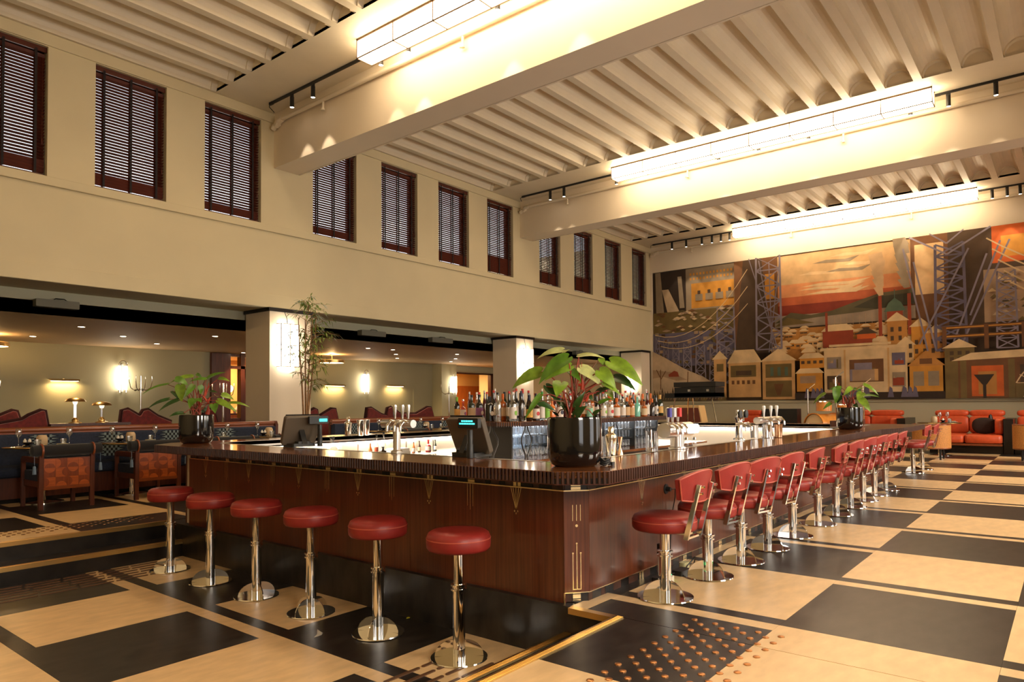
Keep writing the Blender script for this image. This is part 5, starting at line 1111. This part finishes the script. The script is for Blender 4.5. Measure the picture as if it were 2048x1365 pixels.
# armchair: one with its parts, then copies
def armchair():
    t = thing('armchair', '', 'armchair', (0, 0, 0), 0, 'inlaid armchairs along the banquette'); W = .60
    for sx in (0, 1):
        x = 0 if sx == 0 else W - .05
        obj('rear_leg', MB().prism([(0, 0), (.045, 0), (.055, .5), (.03, .66), (-.015, .66), (.0, .5)], x, x + .05, 'x'), CHAIRW, t, bevel=.004)
        obj('front_leg', MB().box(x, .62, 0, x + .045, .665, .58), CHAIRW, t, bevel=.004)
        obj('arm', MB().prism([(.03, .56), (.66, .56), (.68, .60), (.62, .63), (.03, .63)], x, x + .05, 'x'), CHAIRW, t, bevel=.008)
        obj('leather_strap', MB().tube([(x + .025 + .0, .015 + .076 * math.cos(a), .715 + .076 * math.sin(a)) for a in [2 * PI * i / 16 for i in range(17)]], .012, 6).xf(Matrix.Diagonal((1, 1, 1, 1))), RAILW, t, smooth=60)
        tx = -.055 if sx == 0 else W + .055
        obj('tassel', MB().tube([(tx, -.02, .66), (tx, -.025, .55)], .003, 5).lathe([(.008, .54), (.016, .53), (.022, .44), (0, .44)], (tx, -.025, 0), 10), mat('blue tassel', s2l(96, 116, 140), .8), t, smooth=50)
    obj('roll', MB().tube([(-.09, .015, .715), (-.07, .015, .715), (W + .07, .015, .715), (W + .09, .015, .715)], [.03, .068, .068, .03], 20), BLACKV, t, smooth=50)
    obj('seat', MB().rbox(.03, .04, .34, W - .03, .63, .46, .04, ax='x'), NAVY, t); obj('seat_rail', MB().box(.02, .03, .27, W - .02, .64, .34), CHAIRW, t)
    obj('back_board', MB().box(.05, .008, .24, W - .05, .03, .62), CHAIRW, t); obj('lower_rail', MB().box(.05, .004, .24, W - .05, .034, .275), RAILW, t)
    obj('inner_back', MB().rbox(.05, .03, .44, W - .05, .10, .64, .03, ax='x'), BLACKV, t)
    a, b = MB(), MB(); z0, x0 = .278, .052; s = .1235; h = .112
    for i in range(4):
        for j in range(3):
            cx, cz = x0 + s * i, z0 + h * j; k = (i * 2 + j * 3) % 4; y = .0075
            (b if (i + j) % 2 else a).box(cx, y - .001, cz, cx + s - .001, y, cz + h - .001)
            half = {0: arc(cx, cz + h / 2, h / 2, -PI / 2, PI / 2, 10), 1: arc(cx + s - .001, cz + h / 2, h / 2, PI / 2, PI * 1.5, 10), 2: arc(cx + s / 2, cz, s / 2 - .004, 0, PI, 10), 3: arc(cx + s / 2, cz + h, s / 2 - .004, PI, 2 * PI, 10)}[k]
            (a if (i + j) % 2 else b).prism(half, y - .003, y - .001, 'y')
    obj('marquetry', a, VENA, t, kind='stuff'); obj('marquetry', b, VENB, t, kind='stuff')
    return t
ac = armchair()
AC = [(2.885, 9.70, 'inlaid armchair nearest the left edge, its back to the viewer'), (3.985, 9.75, 'second inlaid armchair from the left, partly behind the bar end'), (5.08, 9.76, 'third inlaid armchair from the left, mostly behind the leftmost planter'), (6.10, 9.76, 'armchair with tan straps just left of the edge on till screen'), (1.78, 9.70, 'inlaid armchair cut off at the left edge of the picture'),
      (8.7, 9.76, 'armchair with tan straps behind the three steel shakers'), (9.8, 9.76, 'armchair with black back roll just left of the T shaped tower'), (11.2, 9.8, 'armchair with black back roll right of the T shaped tower'), (12.4, 9.8, 'armchair with black back roll behind the till seen from behind')]
for i, (x, y, n) in enumerate(AC):
    if i == 0: ac.location = (x, y, 0); ac['label'] = n
    else: dup(ac, (x, y, 0), 0, n)
def table(x, y, label):
    t = thing('dining_table', label, 'table', (x, y, 0), 0, 'round dining tables on the platform')
    obj('top', MB().lathe([(.40, .715), (.43, .72), (.43, .735), (.42, .74), (0, .74)], n=36, cap=False), mat('table top', s2l(40, 28, 20), .15, coat=.5), t, smooth=40); obj('underside', MB().lathe([(0, .712), (.42, .716)], n=30, cap=False), EBONY, t)
    obj('edge_band', MB().lathe([(.431, .722), (.434, .728), (.431, .734)], n=36, cap=False), BRASS, t)
    obj('post', MB().lathe([(.04, .02), (.04, .71)], n=14), CHROME, t, smooth=40); obj('foot', MB().lathe([(.24, 0), (.24, .012), (.05, .03)], n=28), CHROME, t, smooth=40)
    return t
CHINA = mat('white china', (.8, .76, .68), .3)
wg = MB().lathe([(.033, 0), (.034, .002), (.006, .008), (.0035, .02), (.0035, .10), (.012, .115), (.036, .150), (.040, .168), (.030, .225)], n=16, cap=False)
WGL = lite('wine glass', (.90, .91, .90), gl=.5)
wg_m = wg.mesh('bowl_and_stem', WGL, 50); rim_m = MB().lathe([(.0295, .224), (.031, .2262), (.0295, .228)], n=16, cap=False).mesh('rim', lite('glass rim', (.6, .62, .62), gl=.9), 50)
wt_m = MB().lathe([(.026, 0), (.030, .003), (.036, .085), (.033, .085), (.027, .01), (0, .008)], n=14, cap=False).mesh('tumbler', WGL, 50)
def wine_glass(x, y, z, label):
    t = thing('wine_glass', label, 'glass', (x, y, z), 0, 'wine glasses'); link('bowl_and_stem', wg_m, t); link('rim', rim_m, t)
def setting(x, y, z, name, n=2):
    for i in range(n): wine_glass(x - .28 + .52 * i + (.02 if i else 0), y - .08 * i - .05, z, 'stemmed wine glass, %s on the %s' % (('left one', 'right one')[i], name))
    g = link('water_glass', wt_m, None, (x - .12, y - .22, z)); tag(g, 'water tumbler on the ' + name, 'glass', 'water tumblers')
    g = link('water_glass', wt_m, None, (x + .18, y - .18, z)); tag(g, 'second water tumbler, by the right glass on the ' + name, 'glass', 'water tumblers')
    t = thing('salt_pair', 'dark stand with two white pots, ' + name, 'condiments', (x - .20, y - .10, z), 0, 'salt and pepper stands')
    obj('stand', MB().lathe([(.05, 0), (.05, .012), (.02, .02), (.055, .045), (.055, .055)], n=14), EBONY, t, smooth=40)
    for s in (-1, 1): obj('pot', MB().lathe([(.018, .055), (.02, .075), (.008, .09), (.010, .098), (0, .10)], (s * .025, 0, 0), 10, cap=False), CHINA, t, smooth=50)
    t = thing('cordless_lamp', 'pale rounded cordless lamp head on the ' + name, 'lamp', (x + .02, y + .10, z), 0, 'small table lamps'); obj('shade', MB().lathe([(0, .0), (.055, .0), (.065, .02), (.062, .10), (.045, .13), (0, .135)], n=18, cap=False), mat('lamp cream', s2l(206, 178, 140), .5), t, smooth=50); obj('base_ring', MB().lathe([(.06, 0), (.06, .008)], n=16), BRASS, t)
    t = thing('napkin', 'napkin on a plate, ' + name, 'napkin', (x + .14, y - .26, z), 0, 'napkins'); obj('plate', MB().lathe([(.05, 0), (.085, .010), (.08, .012), (0, .006)], n=20, cap=False), CHINA, t, smooth=40); obj('cloth', MB().rbox(-.06, -.035, .012, .06, .035, .028, .012, ax='y'), mat('napkin', s2l(180, 172, 140), .8), t)
TB = [(3.18, 10.56, 'table in front of the leftmost armchair'), (4.28, 10.58, 'second table from the left'), (5.38, 10.60, 'third table from the left, behind the leftmost planter'), (6.42, 10.50, 'fourth table, just left of the nearest column'), (2.10, 10.56, 'table cut by the left edge'), (9.0, 10.58, 'table behind the three steel shakers'), (10.1, 10.58, 'table behind the T shaped tower'), (11.5, 10.58, 'table right of the T shaped tower'), (12.7, 10.58, 'table behind the till seen from behind')]
for x, y, n in TB: table(x, y, 'round dark ' + n + (', with place settings' if len(n.split()) < 9 else '')); setting(x, y, .7405, n.replace('just ', ''))

# ------------------------------------------------------------------ lounge beyond: velvet sofas, lamps, coat stands
VELV = mat('red velvet', s2l(110, 24, 22), .75, var=.3, scale=16, sheen=.5); FRIN = mat('dark fringe', s2l(52, 16, 16), .95, var=.4, scale=60)
def velvet_sofa(poly, label, y=13.6, side=1):
    x0, x1 = min(p[0] for p in poly), max(p[0] for p in poly); t = thing('velvet_sofa', label, 'sofa', (x0, y, 0), 0, 'red velvet sofas')
    Q = [(p[0] - x0, p[1]) for p in poly]; w = x1 - x0
    obj('back', MB().prism([(w, .12), (0, .12)][::-1] + Q[::-1], 0, .14, 'y'), VELV, t, bevel=.02)
    tops = [(p[0], .07, p[1] + .0) for p in Q]
    obj('fringe', MB().tube(tops, .045, 8), FRIN, t, smooth=60)
    obj('seat', MB().rbox(.02, .14, .18, w - .02, .85, .46, .06, ax='x'), VELV, t); obj('seat_fringe', MB().box(.02, .82, .08, w - .02, .86, .2), FRIN, t)
    for x in (.05, w - .11): obj('foot', MB().box(x, .05, 0, x + .06, .8, .12), EBONY, t)
velvet_sofa([(3.38, 1.0), (3.58, 1.03), (3.75, 1.1), (3.92, 1.18), (3.98, 1.17), (4.02, 1.04)], 'velvet sofa with a pointed wing at the left edge, rear one', 14.5)
velvet_sofa([(3.28, 0.96), (3.47, 0.97), (3.78, 1.03), (3.88, 1.1), (4.05, 1.18), (4.1, 1.18), (4.14, 0.93)], 'velvet sofa with a pointed wing at the left edge, front one', 13.5)
velvet_sofa([(5.28, 0.9), (5.31, 1.17), (5.4, 1.19), (5.59, 1.07), (5.62, 1.07), (5.67, 1.16), (5.75, 1.18), (5.93, 1.05), (6.18, 0.94)], 'velvet sofa with two pointed wings right of the table lamps', 13.5)
velvet_sofa([(6.8, 0.86), (6.82, 1.12), (6.93, 1.17), (7.01, 1.15), (7.09, 0.85)], 'velvet sofa wing showing just right of the leftmost planter', 13.5)
velvet_sofa([(9.04, 1.0), (9.37, 1.16), (9.43, 1.13), (9.45, 1.02), (9.51, 0.99), (9.82, 1.15), (9.93, 1.15), (10.0, 0.87)], 'velvet sofa with two wings just right of the bamboo trunk', 13.5)
velvet_sofa([(10.82, 0.85), (10.87, 1.16), (10.99, 1.16), (11.3, 1.0), (11.46, 0.97), (11.51, 1.15), (11.61, 1.18), (11.93, 1.0), (12.2, 1.0), (12.46, 0.99), (12.87, 1.16), (13.0, 1.16), (13.11, 0.85)], 'velvet sofa with four wings left of the orange lit doorway', 13.5)
def mushroom(x, y, ztop, zb, label, white):
    t = thing('table_lamp', label, 'lamp', (x, y, zb), 0, 'brass mushroom table lamps'); H = ztop - zb
    obj('foot', MB().lathe([(.10, 0), (.10, .012), (.05, .03), (.05, .06), (.03, .09), (.02, .10)], n=24), BRASS, t, smooth=40)
    obj('stem', MB().lathe([(.018, .10), (.018, H - .09)], n=12), emis('lit stem', (.80, .88, 1), 2.5) if white else CHROME, t, smooth=40)
    obj('shade', MB().lathe([(.155, H - .075), (.16, H - .07), (.13, H - .03), (.06, H - .006), (0, H), (0, H - .008), (.06, H - .014), (.125, H - .04)], n=32, cap=False), BRASS, t, smooth=50)
    obj('bulb', MB().lathe([(0, H - .13), (.03, H - .12), (.045, H - .06), (0, H - .03)], n=12, cap=False), emis('mushroom bulb', (1, .8, .5), 1.2), t, smooth=60)
sb = thing('console_table', 'dark console behind the banquette rail carrying two brass lamps', 'console', (4.15, 13.4, 0))
obj('top', MB().box(0, 0, .92, 1.25, .40, .96), MAHOG2, sb); obj('carcass', MB().box(.03, .02, .1, 1.22, .38, .92), EBONY, sb)
mushroom(4.57, 13.6, 1.41, .96, 'brass mushroom lamp with a bluish lit stem, left of the pair', True); mushroom(4.99, 13.6, 1.34, .96, 'brass mushroom lamp with a chrome stem, right of the pair', False)
def coat_stand(x, y, h, label):
    t = thing('coat_stand', label, 'coat stand', (x, y, 0), 0, 'chrome coat stands')
    obj('pole', MB().lathe([(.02, .02), (.02, h)], n=12), CHROME, t, smooth=40); obj('foot', MB().lathe([(.2, 0), (.2, .012), (.03, .03)], n=24), CHROME, t, smooth=40)
    for i in range(4):
        a = PI / 4 + PI / 2 * i; c, s = math.cos(a), math.sin(a)
        obj('hook', MB().tube([(.02 * c, .02 * s, h - .26), (.10 * c, .10 * s, h - .30), (.19 * c, .19 * s, h - .24), (.22 * c, .22 * s, h - .10), (.215 * c, .215 * s, h)], .008, 6), CHROME, t, smooth=60)
    obj('ring', MB().tube([(.12 * math.cos(a), .12 * math.sin(a), h - .28) for a in [2 * PI * i / 16 for i in range(17)]], .007, 6), CHROME, t, smooth=60)
coat_stand(6.1, 14.7, 1.86, 'chrome coat stand right of the table lamps'); coat_stand(7.45, 14.0, 1.72, 'chrome coat stand beside the mahogany entrance'); coat_stand(14.15, 14.0, 1.82, 'chrome coat stand left of the orange lit doorway'); coat_stand(3.66, 15.0, 1.72, 'chrome coat stand cut off by the left edge')
# ------------------------------------------------------------------ far end: orange booths, stage things
ORL = mat('orange leather', s2l(206, 84, 44), .42, var=.1, scale=10, bump=.08, bscale=20)
def booth(y0, y1, label):
    t = thing('booth_sofa', label, 'sofa', (0, 0, 0), 0, 'orange leather booths')
    obj('plinth', MB().box(18.95, y0, 0, 20.3, y1, .19), EBONY, t); obj('wood_rail', MB().box(18.75, y0, .19, 20.3, y1, .235), RAILW, t)
    h = (y1 - y0) / 2
    for i in range(2):
        obj('seat_cushion', MB().pillow(18.72, y0 + h * i, .235, 19.9, y0 + h * (i + 1), .44, e=.25), ORL, t, smooth=60)
        obj('back_cushion', MB().pillow(19.75, y0 + h * i, .42, 20.1, y0 + h * (i + 1), .86, e=.35), ORL, t, smooth=60)
        obj('head_roll', MB().pillow(19.8, y0 + h * i, .84, 20.12, y0 + h * (i + 1), 1.0, e=.5), ORL, t, smooth=60)
    obj('arm_cushion', MB().pillow(19.0, y0 - .02, .42, 19.8, y0 + .16, .82, e=.4), ORL, t, smooth=60)
    obj('divider', MB().box(18.9, y0 - .2, 0, 20.3, y0 - .02, .80), EBONY, t)
booth(1.25, 2.70, 'orange leather booth facing the viewer at the right, with a dark cushion'); booth(-.55, 1.03, 'orange leather booth cut off by the right edge'); booth(3.4, 4.9, 'orange leather booth behind the drum kit'); booth(6.3, 7.8, 'orange leather booth left of the black screen box')
t = thing('fur_cushion', 'dark brown fur cushion on the right hand orange booth', 'cushion', (19.3, 1.62, .445)); obj('pad', MB().pillow(-.1, -.25, 0, .1, .25, .38, e=.8), mat('dark fur', (.03, .015, .01), .95, bump=.6, scale=60), t, smooth=60); obj('tuft', MB().lathe([(.05, .34), (.03, .44), (0, .46)], (0, -.12, 0), 8), EBONY, t)
table(17.9, 2.35, 'round table with glasses in front of the right hand orange booth'); setting(17.9, 2.35, .7405, 'table before the right hand booth')
CANE = mat('woven cane', s2l(188, 128, 66), .6, var=.3, scale=70, bump=.2)
for x, y, n in ((16.75, 2.35, 'cane barrel armchair behind the pair of stools past the bar end'), (17.3, .62, 'cane barrel armchair cut by the right edge')):
    t = thing('cane_armchair', n, 'armchair', (x, y, 0)); sh = MB(); A = [PI * (.35 + 1.3 * i / 16) for i in range(17)]
    for rr_ in (.36, .33):
        vs = [(rr_ * math.cos(a), rr_ * math.sin(a), z) for a in A for z in (.24, .72)]; sh.add(vs, [(2 * i, 2 * i + 2, 2 * i + 3, 2 * i + 1) for i in range(16)])
    obj('cane_shell', sh, CANE, t, smooth=60); obj('rim', MB().tube([(.345 * math.cos(a), .345 * math.sin(a), .72) for a in A], .018, 8), RAILW, t, smooth=60); obj('lower_rim', MB().tube([(.345 * math.cos(a), .345 * math.sin(a), .24) for a in A], .018, 8), RAILW, t, smooth=60)
    obj('seat', MB().lathe([(0, .3), (.31, .3), (.32, .38), (.25, .43), (0, .44)], n=24, cap=False), ORL, t, smooth=50)
    for a in (.8, 2.35, 3.9, 5.5): obj('leg', MB().lathe([(.018, 0), (.028, .28)], (.27 * math.cos(a), .27 * math.sin(a), 0), 10), EBONY, t)
# stage
t = thing('piano_case', 'black stepped instrument case on thin metal legs in front of the painting', 'case', (15.0, 6.26, 0))
obj('lower_case', MB().box(-.25, 0, 1.34, .25, 1.24, 1.45), BLACKP, t); obj('middle_case', MB().box(-.25, 0, 1.36, .25, 1.0, 1.58), BLACKP, t); obj('lid', MB().box(-.26, -.01, 1.59, .26, 1.01, 1.70), mat('case lid', (.02, .018, .016), .5), t)
for y in (.15, .6): obj('latch', MB().box(-.262, y, 1.48, -.25, y + .06, 1.53), STEEL, t)
for a, b in (((0, .2, 1.36), (0, -.05, 0)), ((.1, .7, 1.36), (.1, .65, 0)), ((-.1, .72, 1.36), (-.1, .8, 0)), ((0, 1.1, 1.34), (0, 1.35, 0))): obj('leg', MB().tube([a, b], .014, 8), CHROME, t)
t = thing('guitar_amplifier', 'cream framed brown amplifier under the instrument case', 'amplifier', (16.0, 7.1, 0)); obj('cabinet', MB().prism([(0, .55), (1.0, .55), (.92, 1.16), (.12, 1.16)], 0, .35, 'x'), mat('amp cream', s2l(214, 176, 120), .6), t, bevel=.02); obj('grille', MB().prism([(.05, .6), (.95, .6), (.88, 1.1), (.14, 1.1)], -.012, 0, 'x'), mat('amp grille', s2l(110, 54, 38), .8), t); obj('base', MB().box(0, .05, 0, .35, .95, .55), MAHOG2, t)
t = thing('screen_box', 'wide black box behind the enamel handled beer tower', 'screen', (16, 4.87, 0)); obj('panel', MB().box(0, 0, .45, .3, .80, 1.07), BLACKP, t); obj('stand', MB().box(.05, .2, 0, .25, .6, .45), EBONY, t)
DRW = mat('maple drum', s2l(212, 138, 60), .25, var=.12, scale=8, coat=.5); SKIN = mat('drum skin', s2l(226, 200, 160), .6)
t = thing('drum_kit', 'maple drum kit with chrome stands behind the far planter', 'drum kit', (16, 4.3, 0))
rot = Matrix.Translation((0, 0, .68)) @ Matrix.Rotation(math.radians(60), 4, 'Z') @ Matrix.Rotation(PI / 2, 4, 'X')
obj('bass_drum', MB().lathe([(.28, -.28), (.28, .28)], n=32, cap=False).xf(rot), DRW, t, smooth=40); obj('drum_head', MB().lathe([(0, .275), (.27, .275)], n=32, cap=False).lathe([(0, -.275), (.27, -.275)], n=32, cap=False).xf(rot), SKIN, t)
for z in (-.28, .28): obj('hoop', MB().lathe([(.28, z - .02), (.30, z - .02), (.30, z + .02), (.28, z + .02)], n=32, cap=False).xf(rot), DRW, t, smooth=40)
for i, (x, y, z) in enumerate(((-.05, -.02, 1.02), (.25, -.35, .95))): obj('tom_drum', MB().lathe([(.16, 0), (.16, .2), (0, .205)], (x, y, z), 24, cap=False), DRW, t, smooth=40); obj('rim', MB().lathe([(.165, .19), (.175, .2), (.165, .215)], (x, y, z), 24), CHROME, t)
for x, y, h in ((-.1, .30, 1.5), (-.2, -.32, 1.75), (.3, -.75, 1.6)):
    obj('cymbal_stand', MB().tube([(x, y, .4), (x, y, h)], .014, 8).tube([(x, y, h), (x + .05, y - .14, h + .12)], .01, 6), CHROME, t)
    for a in (0, 2.1, 4.2): obj('stand_foot', MB().tube([(x, y, .5), (x + .25 * math.cos(a), y + .25 * math.sin(a), 0)], .01, 6), CHROME, t)
